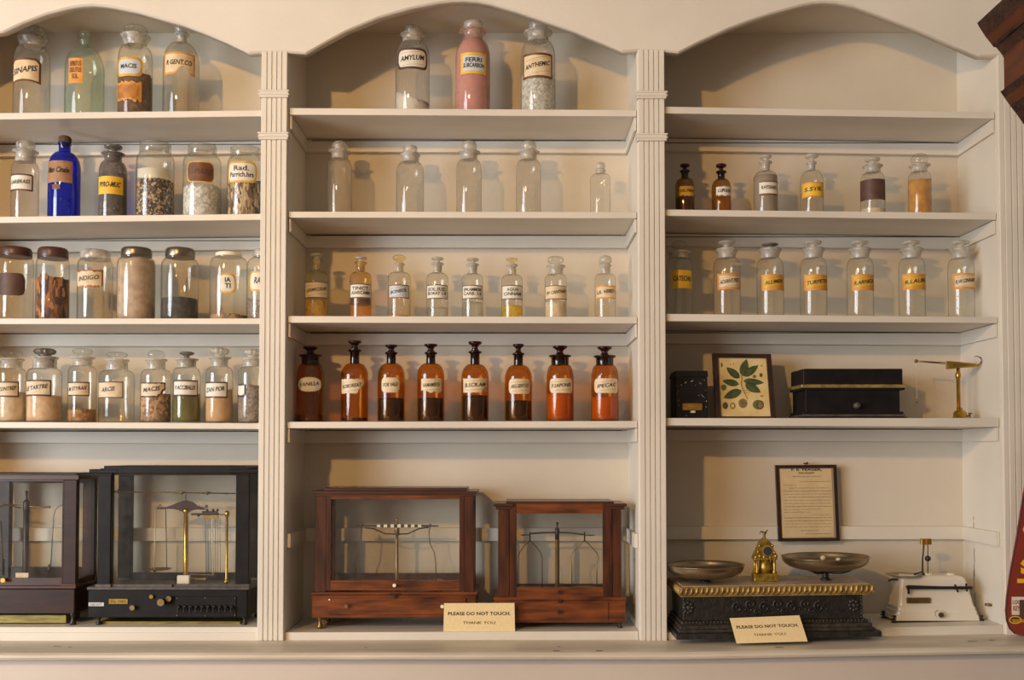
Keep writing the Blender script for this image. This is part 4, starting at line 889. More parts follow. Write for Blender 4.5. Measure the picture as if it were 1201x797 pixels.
# left bay, mahogany balance at the frame's edge
Yf = .022; dp = .125; Z = lambda py, Y=.022: ZZ(py, Y)
root = thing('balance_case', (XX(30, Yf), Yf, fz), 'dark brown wooden balance case cut off by the left edge of the photo', 'scale')
b = MB(); qb(b, -30, 89.8, 690, 719.6, Yf, dp+.01, 'dkwood', .002); qb(b, -31, 91, 686.5, 690, Yf-.003, dp+.016, 'dkred', .001); b.build('base', root)
for x in (XX(-22, Yf), XX(86, Yf)):
    for y in (Yf+.010, Yf+dp-.01): foot(x, y, Z(719.6), root, fz, 'dkmetal', .0065)
b = MB(); qb(b, -22, 80, 721, 730, Yf+.018, dp-.045, 'greenbrass'); b.build('under_board', root)
b = MB(); qb(b, -32, 92.8, 556.5, 562.5, Yf-.004, dp+.014, 'dkred', .001); qb(b, -29, 90, 554.5, 557, Yf, dp+.006, 'dkwood', .001); b.build('lid', root)
for x0, x1 in ((-28, -14), (75.5, 90.5)):
    for yy in (Yf, Yf+dp-.018):
        b = MB(); xa, xb = XX(x0, Yf), XX(x1, Yf); b.box(xa, xb, yy, yy+.018, Z(686.5), Z(562.5), 'dkwood', .001)
        b.box(xa-.002, xb+.002, yy-.003, yy+.02, Z(686.7), Z(684), 'dkred', .001); b.build('corner_post', root)
b = MB(); framed(b, -14, 75.5, 562.5, 686, -12, 74, 564, 677.5, Yf+.001, .010, 'dkwood', 'dkred'); dr = b.build('sash_door', root)
b = MB(); b.sheet(XX(-12, Yf), XX(74.2, Yf), Yf+.005, Yf+.007, ZZ(677.7, Yf), ZZ(563.8, Yf), 'pane_old'); b.build('glass_pane', dr)
b = MB(); c = P(6.3, 679.5, Yf); b.cyl_y((c[0], c[2]), .0035, Yf-.012, Yf+.001, 'brass', r2=.0055); b.build('sash_knob', dr)
b = MB(); xa, xb = XX(-14, Yf), XX(75.5, Yf); yb = Yf+dp-.012
b.box(xa, xb, yb, yb+.01, Z(688), Z(688)+.034, 'dkwood'); b.box(xa, xb, yb, yb+.01, Z(568), Z(562.5), 'dkwood'); b.build('back_frame', root)
b = MB(); b.sheet(xa, xb, yb+.004, yb+.006, Z(688)+.034, Z(568), 'pane'); b.build('back_pane', root)
b = MB(); b.sheet(XX(88, Yf)-.001, XX(88, Yf)+.001, Yf+.018, Yf+dp-.018, Z(680), Z(563), 'pane'); b.box(XX(88, Yf)-.005, XX(88, Yf)+.003, Yf+.018, Yf+dp-.018, Z(687), Z(680), 'dkwood'); b.build('side_pane', root)
Yb = Yf+.06; q = lambda lst: legpts(lst, Yb); W = lambda p: ZZ(p, Yb); zb = Z(686.5)+.0005
b = MB(); c = P(30.3, 640, Yb); b.lathe([(.012, zb), (.012, zb+.003), (.0072, zb+.006), (.0068, W(600)), (.0078, W(599)), (.0078, W(588.5)), (.005, W(586.5)), (.0018, W(585)), (.0018, W(581)), (.0036, W(580)), (.0018, W(578.4)), (.0036, W(577.4)), (.0036, W(576)), (.001, W(575))], c[0], Yb, 'dkmetal', 16); b.build('pillar', root)
b = MB(); b.tube(q([(-10, 596), (10, 591.5), (30, 593), (50, 595), (59, 594)]), .0018, 'dkbrass'); b.tube(q([(4, 591), (25, 595.5)]), .0012, 'dkbrass'); b.ball(P(58, 594.5, Yb), .003, 'dkbrass', 8); b.build('beam', root)
b = MB(); b.tube(q([(76, 591.5), (70, 592.5), (65.5, 597), (63, 604), (61.5, 630), (59.5, 664)]), .0012, 'dkbrass'); b.lathe([(.003, W(671)), (.004, W(667)), (.001, W(661))], XX(59.5, Yb), Yb, 'dkmetal', 10); b.build('pan_hanger', root)
b = MB(); b.tube(q([(1.2, 610), (2.5, 640), (4, 672)]), .0016, 'dkbrass'); b.tube(q([(4, 655), (4, 674)]), .003, 'dkmetal'); b.build('pan_hanger', root)
b = MB(); Yq = Yf+.016; b.box(XX(20.3, Yq), XX(35.5, Yq), Yq, Yq+.004, Z(687), ZZ(671.5, Yq), 'l_cream', .0006); b.build('index_plate', root, label='small cream plate')

# ------------------------------------------------------------------ cards
def card(root_label, corners, Yb_, lean, texts):
    (tl, tr, br, bl) = corners
    A = P(*tl, Yb_+lean); B = P(*tr, Yb_+lean); C_ = P(*br, Yb_); D_ = P(*bl, Yb_)
    def mp(u, v, o=.0012):
        x = (1-v)*((1-u)*D_[0]+u*C_[0])+v*((1-u)*A[0]+u*B[0]); y = Yb_+lean*v-o; z = (1-v)*((1-u)*D_[2]+u*C_[2])+v*((1-u)*A[2]+u*B[2]); return (x, y, z)
    root = MB()
    f = [mp(0, 0, 0), mp(1, 0, 0), mp(1, 1, 0), mp(0, 1, 0)]; k = [(p[0], p[1]+.0015, p[2]) for p in f]
    n = root.add(f+k)
    for qd in ((0, 1, 2, 3), (7, 6, 5, 4), (0, 4, 5, 1), (1, 5, 6, 2), (2, 6, 7, 3), (3, 7, 4, 0)): root.face([n+i for i in qd], 'card')
    for (s, u0, u1, v0, v1, ink, bold) in texts:
        root.text(s, lambda u, v: mp(u, v, .0006), u0, u1, v0, v1, ink, bold=bold, spread=True)
        # little serifs under and over the letters' line ends
    o = root.build('notice_card', loc=((A[0]+B[0])/2, Yb_, D_[2]), label=root_label, cat='sign', group=None)
    return o
TX = [('PLEASE DO NOT TOUCH.', .06, .94, .575, .695, 'ink', .02), ('THANK YOU.', .27, .74, .27, .365, 'inkbrown', .0)]
z = BFZ[1](XX(562))
card('cream card reading PLEASE DO NOT TOUCH standing between the two mahogany balance cases', ((520.8, 707), (603.4, 706.7), (604, 740.5), (520, 740.5)), .006, .006, TX)
card('tilted cream card reading PLEASE DO NOT TOUCH leaning on the black iron scale', ((855.8, 724.6), (937.5, 721.2), (947.3, 751.8), (864, 754.2)), -.0925, .012, TX)

# ------------------------------------------------------------------ iron counter scale
Yf = -.072; Z = lambda py, Y=-.072: ZZ(py, Y); tilt = radians(.85)
cx_ = XX(912, Yf); fz = Z(748.2)
root = thing('counter_scale', (cx_, Yf, fz), 'large black cast iron counter scale with gilt edge, two metal pans and gold clock ornament', 'scale')
RX = lambda px, Y=Yf: XX(px, Y)
dp = .20
def rowbox(b, x0, x1, zlo, zhi, yo, m, bev=.001): b.box(RX(x0), RX(x1), Yf+yo, Yf+dp-yo, zlo, zhi, m, bev)
b = MB()
zc = [748.2, 743, 738.5, 734, 730.5, 727]
for i, (a, c, xi, m_) in enumerate(((748.2, 741.5, 0, 'iron'), (741.5, 737.5, 4, 'irondust'), (737.5, 732.5, 5.5, 'irondust'), (732.5, 728.5, 8, 'irondust'))):
    rowbox(b, 792+xi, 1032-xi*1.6, Z(a), Z(c), xi*.0018, m_, .0015)
b.build('plinth', root)
b = MB()
for i in range(54):
    px = 801+i*(1020-801)/53; c = (RX(px), Yf+.011, Z(729.2)); b.ball(c, .0022, 'irondust', 8, rz=.003)
b.build('beaded_edge', root)
b = MB(); b.box(RX(802.5), RX(1013), Yf+.017, Yf+dp-.017, Z(728.5), Z(698), 'iron', .002); body = b.build('body', root)
b = MB(); yy = Yf+.016
def spiral(cx, cy, r0, turns, dirn, a0):
    pts_ = []
    for i in range(int(18*turns)+1):
        t = i/18; r_ = r0*(1-t/turns*.85); a = a0+dirn*2*pi*t; pts_.append((RX(cx)+r_*cos(a), yy, Z(cy)+r_*sin(a)))
    return pts_
for cx2, d_ in ((866, 1), (882, -1), (898, 1), (914, -1), (930, 1), (946, -1), (962, 1)):
    b.tube(spiral(cx2, 711+2*d_, .013, 1.3, d_, pi*.5*d_), .0026, 'iron', 6)
    b.tube(spiral(cx2+6, 716-2*d_, .007, 1.1, -d_, 0), .0018, 'iron', 6)
b.build('relief_scrolls', root)
for cx2 in (808.5, 1003):
    b = MB()
    for k_ in range(8):
        a = k_*pi/4; b.ball((RX(cx2)+.009*cos(a), yy, Z(712)+.011*sin(a)), .0052, 'iron', 8, rz=.0048, ry=.003)
    b.ball((RX(cx2), yy, Z(712)), .006, 'irondust', 8, ry=.004); b.build('rosette', root)
b = MB()
for cx2 in (803.5, 1012):
    for k_ in range(7): b.ball((RX(cx2), yy+.002, Z(702+k_*4)), .0035, 'iron', 8)
b.build('corner_beads', root)
# gilt gadrooned edge and stone top
b = MB(); x0, x1 = RX(796.5), RX(1026); ya, yb_ = Yf+.004, Yf+dp-.004
for (zl_, zh, o) in ((Z(699.3), Z(697), .006), (Z(697), Z(695.6), .002), (Z(689.5), Z(687.3), .004)):
    b.box(x0+o, x1-o, ya+o, yb_-o, zl_, zh, 'gilt', .0006)
b.box(x0+.004, x1-.004, ya+.004, yb_-.004, Z(695.6), Z(689.5), 'gilt')
n = 38
for i in range(n):
    x = x0+(x1-x0)*(i+.5)/n; w_ = (x1-x0)/n*.62
    for (ydir, y_) in ((0, ya+.004),):
        zt_, zb2 = Z(688.8), Z(696); s_ = w_*.75
        b.tube([(x+s_*.4, y_, zt_), (x, y_-.0035, (zt_+zb2)/2), (x-s_*.4, y_, zb2)], w_*.42, 'gilt', 7)
n = 30
for i in range(n):
    y_ = ya+(yb_-ya)*(i+.5)/n
    for x in (x0+.004, x1-.004): b.tube([(x, y_+.002, Z(688.8)), (x+(-.003 if x < 0.5 else .003), y_, Z(692.4)), (x, y_-.002, Z(696))], .0022, 'gilt', 6)
for i in range(76): b.ball((x0+.008+(x1-x0-.016)*i/75, ya+.006, Z(698.2)), .0013, 'gilt', 6)
b.build('gilt_edge', root)
ztop = Z(686.4)
b = MB(); b.box(x0+.010, x1-.010, ya+.010, yb_-.010, Z(690), ztop, 'marble', .001); b.build('stone_top', root)
# pans
def pan(cxp, wpx, yrim, ybot, Yp, arms):
    c = P(cxp, yrim, Yp); R = wpx/2*M(Yp); zr = c[2]; h = (ybot-yrim)*M(Yp)*.86; X_ = c[0]
    b = MB(); pr = []
    for i in range(11):
        t = i/10; pr.append((R*(.30+.70*sin(t*pi/2)**.9) if t > 0 else .0001, zr-h+h*(1-cos(t*pi/2))**1.0*.86))
    pr.append((R*1.015, zr-.001)); pr.append((R*1.03, zr)); pr.append((R*1.015, zr+.0008))
    inner = [(max(.0001, r_-.0016), z_+.0016) for r_, z_ in pr[:11]][::-1]
    b.lathe(pr+inner, X_, Yp, 'pan', 56, cap0=False, cap1=False); b.build('weighing_pan', root)
    b = MB(); zlow = zr-h
    b.lathe([(.013, ztop+.0002), (.013, ztop+.002), (.008, ztop+.005), (.007, zlow-.006), (.012, zlow-.001)], X_, Yp, 'iron', 18)
    if arms:
        for k_ in range(4):
            a = pi/4+k_*pi/2; pts_ = [(X_+.006*cos(a), Yp+.006*sin(a), zlow-.005)]
            for i in range(1, 8):
                t = i/7; rr = R*.80*t; pts_.append((X_+rr*cos(a), Yp+rr*sin(a), zlow-.005-.002*sin(t*pi)+(h*.62)*t**3))
            b.tube(pts_, .0028, 'iron', 8)
    b.build('pan_support', root)
    return X_, zr, h, R
Yp = Yf+.088
pan(828, 89, 660.5, 678.5, Yp, False)
Xp, zr, h, R = pan(969, 98, 653, 671, Yp, True)
# gold clock-shaped ornament
Yo = Yf+.07; W = lambda p: ZZ(p, Yo); q = lambda px, py, Y=None: P(px, py, Yo if Y is None else Y)
b = MB(); X_ = XX(897, Yo); u = M(Yo); z0 = ztop
b.box(X_-15.5*u, X_+15.5*u, Yo-.020, Yo+.020, z0, z0+.002, 'gilt', .0005)
b.box(X_-14*u, X_+14*u, Yo-.016, Yo+.016, z0+.002, W(671.5), 'olbrass', .001); b.box(X_-13*u, X_+13*u, Yo-.017, Yo+.017, W(674), W(672.5), 'olbrass')
b.lathe([(7.0*u, W(671.5)), (6.6*u, W(664)), (6.2*u, W(655))], X_, Yo, 'olbrass', 18)
for dx in (-10.3, 10.0):
    for dy in (-.011, .011): b.lathe([(2.6*u, W(671.5)), (2.8*u, W(669.5)), (1.5*u, W(667.5)), (1.9*u, W(661)), (1.3*u, W(657)), (2.4*u, W(655.5)), (2.8*u, W(654))], X_+dx*u, Yo+dy, 'olbrass', 10)
b.box(X_-13.5*u, X_+13.2*u, Yo-.016, Yo+.016, W(655.5), W(652), 'olbrass', .001)
dome = [(-13, 653), (-12.2, 648), (-9.5, 644.5), (-8, 640), (-6.5, 636), (-3, 633), (-1.5, 630.5), (2, 630.5), (3.5, 633), (6.8, 636), (8.5, 640), (10.3, 645.5), (12.4, 648.5), (13, 653)]
b.prism([(X_+dx*u, W(py)) for dx, py in dome], Yo-.012, Yo+.012, 'olbrass')
for dx, py, r_ in ((-11.5, 652, 2.6), (-7, 651, 2.4), (-9, 646, 2.0), (-7, 639, 1.8), (8, 639, 1.8), (11.5, 651, 2.6), (9.8, 647, 1.8), (-2, 652, 2.2), (5, 652.5, 2.2), (-4, 654.5, 1.6), (1, 655, 1.6)): b.ball((X_+dx*u, Yo-.013, W(py)), r_*u, 'olbrass', 8)
b.lathe([(2.4*u, W(631)), (1.6*u, W(629))], X_+.3*u, Yo, 'olbrass', 12); b.build('gold_ornament', root)
orn = ALL[-1]
b = MB(); cc = (X_+1.8*u, W(645)); b.cyl_y(cc, 6.3*u, Yo-.0175, Yo-.011, 'gilt', 24); b.cyl_y(cc, 5.1*u, Yo-.0185, Yo-.0170, 'mirror', 24); b.build('round_dial', orn, label='dark round dial')
b = MB()
b.tube([(X_+.3*u, Yo, W(630.5)), (X_+.2*u, Yo, W(627.5)), (X_+.6*u, Yo, W(625))], 1.7*u, 'dkbrass', 8, r1=1.3*u)
b.tube([(X_+.6*u, Yo, W(626)), (X_-1.2*u, Yo, W(623.4)), (X_-3*u, Yo, W(622.6)), (X_-4.6*u, Yo, W(624.4)), (X_-5*u, Yo, W(626))], 1.3*u, 'dkbrass', 8, r1=.4*u)
b.tube([(X_+.6*u, Yo, W(626)), (X_+2.4*u, Yo, W(624.2)), (X_+3.5*u, Yo, W(622)), (X_+4.8*u, Yo, W(621))], 1.2*u, 'dkbrass', 8, r1=.6*u)
b.ball((X_+1.0*u, Yo-.001, W(623.6)), 1.3*u, 'dkbrass', 8); b.build('eagle_finial', orn)
root.rotation_euler = (0, -tilt, 0)
# white balls lying in the right pan
tt = tilt
for px, r_, lb in ((965, .0066, 'round white pebble in the right pan of the iron scale, left of two'), (983, .0064, 'flat white pebble in the right pan of the iron scale, right of two')):
    b = MB(); rz_ = r_*(.95 if px < 970 else .7); c0 = XX(912, -.072)
    for k_ in range(120):                                   # slide along the bowl until it sits where the photo shows it
        yp = Yp+.001*k_; xq = XX(px, yp, 655); rho = math.hypot(xq-Xp, yp-Yp); zin = zr
        for i in range(300):
            t = i/299
            if R*(.30+.70*sin(t*pi/2)**.9) >= rho: zin = zr-h+h*(1-cos(t*pi/2))*.86; break
        zin += .0022-(xq-c0)*math.tan(tilt)
        if zin+rz_ >= ZZ(653.2, yp) or rho > R*.92: break
    c = (xq, yp, zin)
    b.ball((xq, yp-.001, zin+rz_), r_, 'ivory', 14, rz=rz_); b.build('white_pebble', loc=(c[0], yp, zin), label=lb, cat='pebble')

# ------------------------------------------------------------------ white enamel scale
Yf = .058; Z = lambda py, Y=.058: ZZ(py, Y); u = M(Yf); dp = .085
X0 = XX(1097, Yf); fz = BFZ[2](X0)+.0006
root = thing('counter_scale', (X0, Yf, fz), 'small white enamelled scale with a black beam and dark dish, in the right corner', 'scale')
b = MB()
lv = [(727.8, 1048, 1148.5, 0), (722, 1048.5, 1147.5, .001), (721, 1050, 1146, .003), (717, 1050.5, 1145.5, .0035), (716, 1052, 1144.5, .005), (712.5, 1052.5, 1144, .0055), (711, 1054, 1142.5, .008), (700, 1055, 1140, .010), (688, 1056.5, 1137, .012), (680, 1058, 1134.5, .014), (677.2, 1061, 1131.5, .018), (676, 1066, 1127, .024)]
rings = []
for py, xa, xb, yo in lv:
    x0, x1 = XX(xa, Yf), XX(xb, Yf); y0_, y1_ = Yf+yo, Yf+dp-yo*.6; c = .005
    rings.append(b.add([(x0+c, y0_, Z(py)), (x1-c, y0_, Z(py)), (x1, y0_+c, Z(py)), (x1, y1_-c, Z(py)), (x1-c, y1_, Z(py)), (x0+c, y1_, Z(py)), (x0, y1_-c, Z(py)), (x0, y0_+c, Z(py))]))
for a, c in zip(rings, rings[1:]):
    for i in range(8): b.face((a+i, a+(i+1) % 8, c+(i+1) % 8, c+i), 'enamel', False)
b.face([rings[0]+i for i in range(7, -1, -1)], 'enamel'); b.face([rings[-1]+i for i in range(8)], 'enamel')
for px in (1088, 1115): c = P(px, 676, Yf+.04); b.lathe([(.011, Z(676.3)), (.010, Z(676)+.003), (.007, Z(676)+.0045)], c[0], Yf+.04, 'enamel', 18)
o = b.build('housing', root); md = o.modifiers.new('bevel', 'BEVEL'); md.width = .0014; md.segments = 2; md.limit_method = 'ANGLE'
b = MB(); b.box(XX(1050, Yf), XX(1146, Yf), Yf+.004, Yf+dp-.004, Z(730.2), Z(727.8), 'dkmetal'); b.build('base_plate', root)
for px in (1047, 1149):
    for yy in (Yf+.004, Yf+dp-.01):
        b = MB(); x = XX(px, Yf); b.lathe([(.0065, BFZ[2](x)+.0005), (.006, BFZ[2](x)+.003), (.0025, BFZ[2](x)+.004), (.0025, Z(723.5)), (.005, Z(723.2)), (.005, Z(721.5))], x, yy, 'dkmetal', 12); b.tube([(x-.007, yy, Z(726)), (x+.007, yy, Z(726))], .0018, 'dkmetal', 6); b.build('levelling_foot', root)
b = MB(); yb_ = Yf-.001
b.tube([(XX(1062.5, Yf), yb_, Z(687)), (XX(1137.5, Yf), yb_, Z(689.6))], .0028, 'dkmetal', 6); b.tube([(XX(1063.4, Yf), yb_, Z(686)), (XX(1063.6, Yf), yb_, Z(696))], .003, 'dkmetal', 6)
b.box(XX(1061.5, Yf), XX(1138, Yf), yb_-.001, yb_+.003, Z(690.6), Z(687.2), 'dkmetal'); b.tube([(XX(1063, Yf), Yf+.012, Z(688)), (XX(1063, Yf), yb_, Z(688))], .002, 'dkmetal', 6); b.tube([(XX(1134, Yf), Yf+.016, Z(689)), (XX(1134, Yf), yb_, Z(689))], .002, 'dkmetal', 6)
bm_ = b.build('beam', root)
for p0, p1 in (((1117.5, 685), (1121, 693.8)), ((1130.5, 683.6), (1131.5, 693.2))):
    b = MB(); b.tube([(XX(p0[0], Yf), yb_-.001, Z(p0[1])), (XX(p1[0], Yf), yb_-.001, Z(p1[1]))], .0024, 'dkmetal', 8); b.build('sliding_weight', bm_)
b = MB(); b.box(XX(1062.7, Yf), XX(1090, Yf), Yf+.004, Yf+.012, Z(707.5), Z(701), 'dkbrass', .0006); b.build('name_plate', root, label='small dark brass plate')
b = MB(); c = P(1101.5, 720, Yf); b.cyl_y((c[0]-.002, c[2]+.001), .0085, Yf-.006, Yf+.004, 'enamel', 20); b.cyl_y((c[0]+.0015, c[2]-.0005), .0062, Yf-.011, Yf-.005, 'l_dark', 16, r2=.0055); b.build('knob', root)
Yd = Yf+.035; c = P(1060, 673.5, Yd); b = MB(); R = 21*M(Yd)
b.lathe([(.0001, c[2]-.006), (R*.55, c[2]-.0045), (R*.9, c[2]-.001), (R, c[2]+.0008), (R*.96, c[2]+.0012), (R*.5, c[2]-.003), (.0001, c[2]-.0045)], c[0], Yd, 'pan', 36, cap0=False, cap1=False); b.build('dish', root)
b = MB(); q = lambda lst, Y=Yd: [P(x, y, Y) for x, y in lst]
b.tube(q([(1081, 673), (1078, 678.5), (1070, 680.2), (1058, 679.5), (1046, 679.2), (1042, 681)]), .0022, 'dkmetal', 8); b.tube(q([(1060, 674), (1060, 679.5)]), .003, 'silver', 8); b.tube(q([(1072, 673.3), (1081, 670.5), (1084, 674)]), .002, 'dkmetal', 8); b.build('dish_arm', root)
b = MB(); b.tube(q([(1083, 676.5), (1082, 669), (1082, 655), (1083, 646), (1083.5, 637)]), .0024, 'dkmetal', 8, r1=.0018); c = P(1083, 675, Yd); b.lathe([(.007, c[2]-.003), (.006, c[2]+.001), (.002, c[2]+.007)], c[0], Yd, 'dkmetal', 12); b.build('post', root)
b = MB(); b.tube(q([(1088.2, 677), (1088.2, 637)]), .0012, 'dkmetal', 6); b.ball(q([(1088.2, 654.6)])[0], .0072, 'dkmetal', 14); c = P(1088, 675, Yd); b.lathe([(.004, c[2]-.003), (.003, c[2]+.002)], c[0], Yd, 'dkmetal', 10); b.build('damper_rod', root)
b = MB(); b.box(XX(1078.6, Yd), XX(1090.3, Yd), Yd-.006, Yd+.006, ZZ(638.2, Yd), ZZ(631.3, Yd), 'brass', .0006); b.box(XX(1082.5, Yd), XX(1085, Yd), Yd-.0068, Yd-.005, ZZ(637.5, Yd), ZZ(632, Yd), 'l_rust'); b.build('brass_head', root)

# ------------------------------------------------------------------ right bay, fourth shelf
def sz(px, Y): return SHZ[(2, 3)](XX(px, Y))+.0005
# small black speckled box
Yf = .045; Z = lambda py, Y=.045: ZZ(py, Y); z0 = sz(810, Yf)
root = thing('cash_box', (XX(811, Yf), Yf, z0), 'small black metal box with white specks and a yellow brass plate beside the botanical print', 'box')
b = MB(); b.box(XX(792.3, Yf), XX(830.3, Yf), Yf, Yf+.075, z0, Z(440.5), 'ebony', .002); b.build('body', root)
b = MB(); xa, xb = XX(790.8, Yf), XX(830.9, Yf)
n = b.add([(xa, Yf-.003, Z(441.5)), (xb, Yf-.003, Z(441.5)), (xb, Yf+.078, Z(441.5)), (xa, Yf+.078, Z(441.5)), (xa+.005, Yf+.001, Z(434.6)), (xb-.001, Yf+.001, Z(434.6)), (xb-.001, Yf+.074, Z(434.6)), (xa+.005, Yf+.074, Z(434.6))])
for qd in ((3, 2, 1, 0), (4, 5, 6, 7), (0, 1, 5, 4), (1, 2, 6, 5), (2, 3, 7, 6), (3, 0, 4, 7)): b.face([n+i for i in qd], 'ebony')
b.build('lid', root)
b = MB(); b.box(XX(800.5, Yf), XX(823.8, Yf), Yf-.003, Yf, Z(481), Z(472.5), 'brass', .0008); b.box(XX(800.5, Yf), XX(823.8, Yf), Yf-.0036, Yf-.003, Z(477.4), Z(476), 'l_rust'); b.build('brass_plate', root, label='yellow brass slot plate')
b = MB(); b.box(XX(810, Yf), XX(815.5, Yf), Yf-.005, Yf, Z(484), Z(481.4), 'silver', .0006); b.build('catch', root)
b = MB()
for (zx, zy, r_) in ((110, 375, 5), (153, 370, 8), (190, 350, 11), (198, 343, 8), (250, 335, 13), (262, 328, 7), (287, 372, 6), (325, 350, 7), (335, 358, 8), (368, 325, 7), (378, 275, 8), (385, 420, 5), (315, 468, 6), (345, 465, 8), (355, 475, 9), (368, 486, 7), (388, 522, 9), (385, 577, 7), (125, 515, 6), (128, 560, 6), (200, 658, 6), (112, 450, 4), (125, 430, 4), (395, 300, 4)):
    c = P(780+zx/8.007, 405+zy/8.007, Yf); b.ball((c[0], Yf-.0006, c[2]), r_/8.007*M(Yf)*.5, 'spat', 6, ry=.0006)
b.build('white_specks', root)
# botanical print
Yq = .082; lean = .045
cor = [(835.3, 414.4), (903.6, 415.2), (909.6, 489.8), (839.3, 489.6)]
zlow = sz(875, Yq)
A = P(*cor[0], Yq+lean); B = P(*cor[1], Yq+lean)
bx0, bx1 = XX(839.6, Yq), XX(910, Yq)
def fmap(u, v, o=0.):
    x = (1-v)*((1-u)*bx0+u*bx1)+v*((1-u)*A[0]+u*B[0]); z = (1-v)*zlow+v*((1-u)*A[2]+u*B[2]); return (x, Yq+lean*v-o, z)
root = thing('framed_print', ((bx0+bx1)/2, Yq, zlow), 'black-framed botanical print of green leaves and nuts leaning against the wall', 'picture')
def slab(b, u0, u1, v0, v1, o0, o1, m):
    c = [fmap(u0, v0, o1), fmap(u1, v0, o1), fmap(u1, v0, o0), fmap(u0, v0, o0), fmap(u0, v1, o1), fmap(u1, v1, o1), fmap(u1, v1, o0), fmap(u0, v1, o0)]
    b.hexa(c, m)
b = MB(); fw = .083; fh = .064
slab(b, 0, fw, 0, 1, -.006, .006, 'frame'); slab(b, 1-fw, 1, 0, 1, -.006, .006, 'frame'); slab(b, fw, 1-fw, 1-fh, 1, -.006, .006, 'frame'); slab(b, fw, 1-fw, 0, fh*.6, -.006, .006, 'frame'); b.build('frame', root)
b = MB(); slab(b, fw-.005, 1-fw+.005, fh*.5, 1-fh+.004, -.004, .0, 'print')
def zp(zx, zy):   # crop position -> uv on the sheet
    px = 780+zx/8.007; py = 405+zy/8.007
    v = (489.7-py)/(489.7-414.8)*1.0; v = max(.0, v)*.945+.055; xl = 839.3+(835.3-839.3)*v; xr_ = 909.6+(903.6-909.6)*v
    return ((px-xl)/(xr_-xl), v)
def flat(b, pts_, o, m): 
    b.poly([fmap(*p, o) for p in pts_], m)
def leaf(b, bx, by, tx, ty, w, m='leaf'):
    dx, dy = tx-bx, ty-by; Ln = math.hypot(dx, dy); nx, ny = -dy/Ln, dx/Ln; L1 = []; L2 = []
    for i in range(9):
        t = i/8; ww = w/2*(sin(pi*t**.8)**.8 if 0 < t < 1 else 0)
        L1.append((bx+dx*t+nx*ww, by+dy*t+ny*ww)); L2.append((bx+dx*t-nx*ww, by+dy*t-ny*ww))
    for i in range(8): b.poly([fmap(*zp(*L1[i]), .0006), fmap(*zp(*L1[i+1]), .0006), fmap(*zp(*L2[i+1]), .0006), fmap(*zp(*L2[i]), .0006)], m)
    stroke(b, [(bx, by), (tx, ty)], 3, 'leafvein', .0009)
def stroke(b, pts_, w, m, o=.0008):
    for (x0, y0_), (x1, y1_) in zip(pts_, pts_[1:]):
        dx, dy = x1-x0, y1_-y0_; Ln = math.hypot(dx, dy) or 1; nx, ny = -dy/Ln*w/2, dx/Ln*w/2
        b.poly([fmap(*zp(x0+nx, y0_+ny), o), fmap(*zp(x1+nx, y1_+ny), o), fmap(*zp(x1-nx, y1_-ny), o), fmap(*zp(x0-nx, y0_-ny), o)], m)
def blob(b, cx, cy, rx, ry, m, o=.0006):
    b.poly([fmap(*zp(cx+rx*cos(2*pi*i/16), cy+ry*sin(2*pi*i/16)), o) for i in range(16)], m)
stroke(b, [(715, 270), (722, 330), (712, 370), (735, 440), (775, 522)], 7, 'fruit_b'); stroke(b, [(740, 440), (790, 430)], 4, 'fruit_b'); stroke(b, [(750, 460), (800, 455)], 4, 'fruit_b')
for a in ((722, 295, 765, 130, 80), (735, 300, 875, 190, 74), (700, 318, 575, 213, 72), (692, 378, 538, 345, 66), (735, 345, 928, 362, 66), (752, 375, 898, 456, 82), (718, 438, 548, 512, 84)): leaf(b, *a)
for a in ((565, 585, 26, 34, 'fruit_d'), (635, 587, 26, 32, 'fruit_b'), (635, 587, 13, 18, 'print'), (730, 562, 42, 46, 'fruit_b'), (728, 562, 20, 24, 'leafvein'), (872, 575, 50, 46, 'leafvein'), (892, 578, 36, 44, 'fruit_d'), (892, 578, 22, 34, 'fruit_b'), (550, 410, 26, 30, 'leafvein'), (838, 300, 18, 16, 'fruit_b'), (900, 286, 15, 20, 'leaf'), (532, 190, 8, 23, 'fruit_d'), (612, 186, 5, 6, 'fruit_b'), (642, 180, 6, 6, 'fruit_b'), (905, 195, 9, 6, 'leafvein'), (908, 492, 16, 7, 'fruit_b')):
    blob(b, *a, o=.0007+.0002*(a[2] < 24))
b.build('botanical_sheet', root)
# black scale box
Yf = .05; dp = .117; Z = lambda py, Y=.05: ZZ(py, Y); z0 = sz(1000, Yf)
root = thing('wooden_box', (XX(1001, Yf), Yf, z0), 'long black wooden box with a worn gilt band and a small knob', 'box')
b = MB(); b.box(XX(943.6, Yf), XX(1060.4, Yf), Yf+.003, Yf+dp-.003, Z(452), Z(432), 'ebony', .0015); b.build('lid', root)
b = MB(); b.box(XX(940.5, Yf), XX(1063.6, Yf), Yf-.004, Yf+dp+.003, Z(454.6), Z(450.6), 'gilt', .0012); b.box(XX(942, Yf), XX(1062, Yf), Yf-.001, Yf+dp, Z(457), Z(454.6), 'ebony'); b.build('gilt_band', root)
b = MB(); b.box(XX(945.7, Yf), XX(1056.5, Yf), Yf+.002, Yf+dp-.002, Z(486), Z(457), 'ebony', .001); b.build('body', root)
b = MB()
for (a, c, o, m_) in ((492, 488.5, 0, 'ebony'), (488.5, 485.6, .003, 'ebony2'), (485.6, 482.6, .006, 'ebony')):
    za = z0 if a == 492 else Z(a); b.box(XX(939.5, Yf)+o, XX(1063, Yf)-o, Yf-.008+o, Yf+dp+.004-o, za, Z(c), m_, .001)
b.build('base_moulding', root)
b = MB(); c = P(1003.5, 475.5, Yf); b.ball((c[0], Yf-.009, c[2]), .0092, 'ebony2', 14, rz=.0078); b.tube([(c[0], Yf-.006, c[2]), (c[0], Yf+.003, c[2])], .0035, 'dkmetal'); b.build('knob', root)
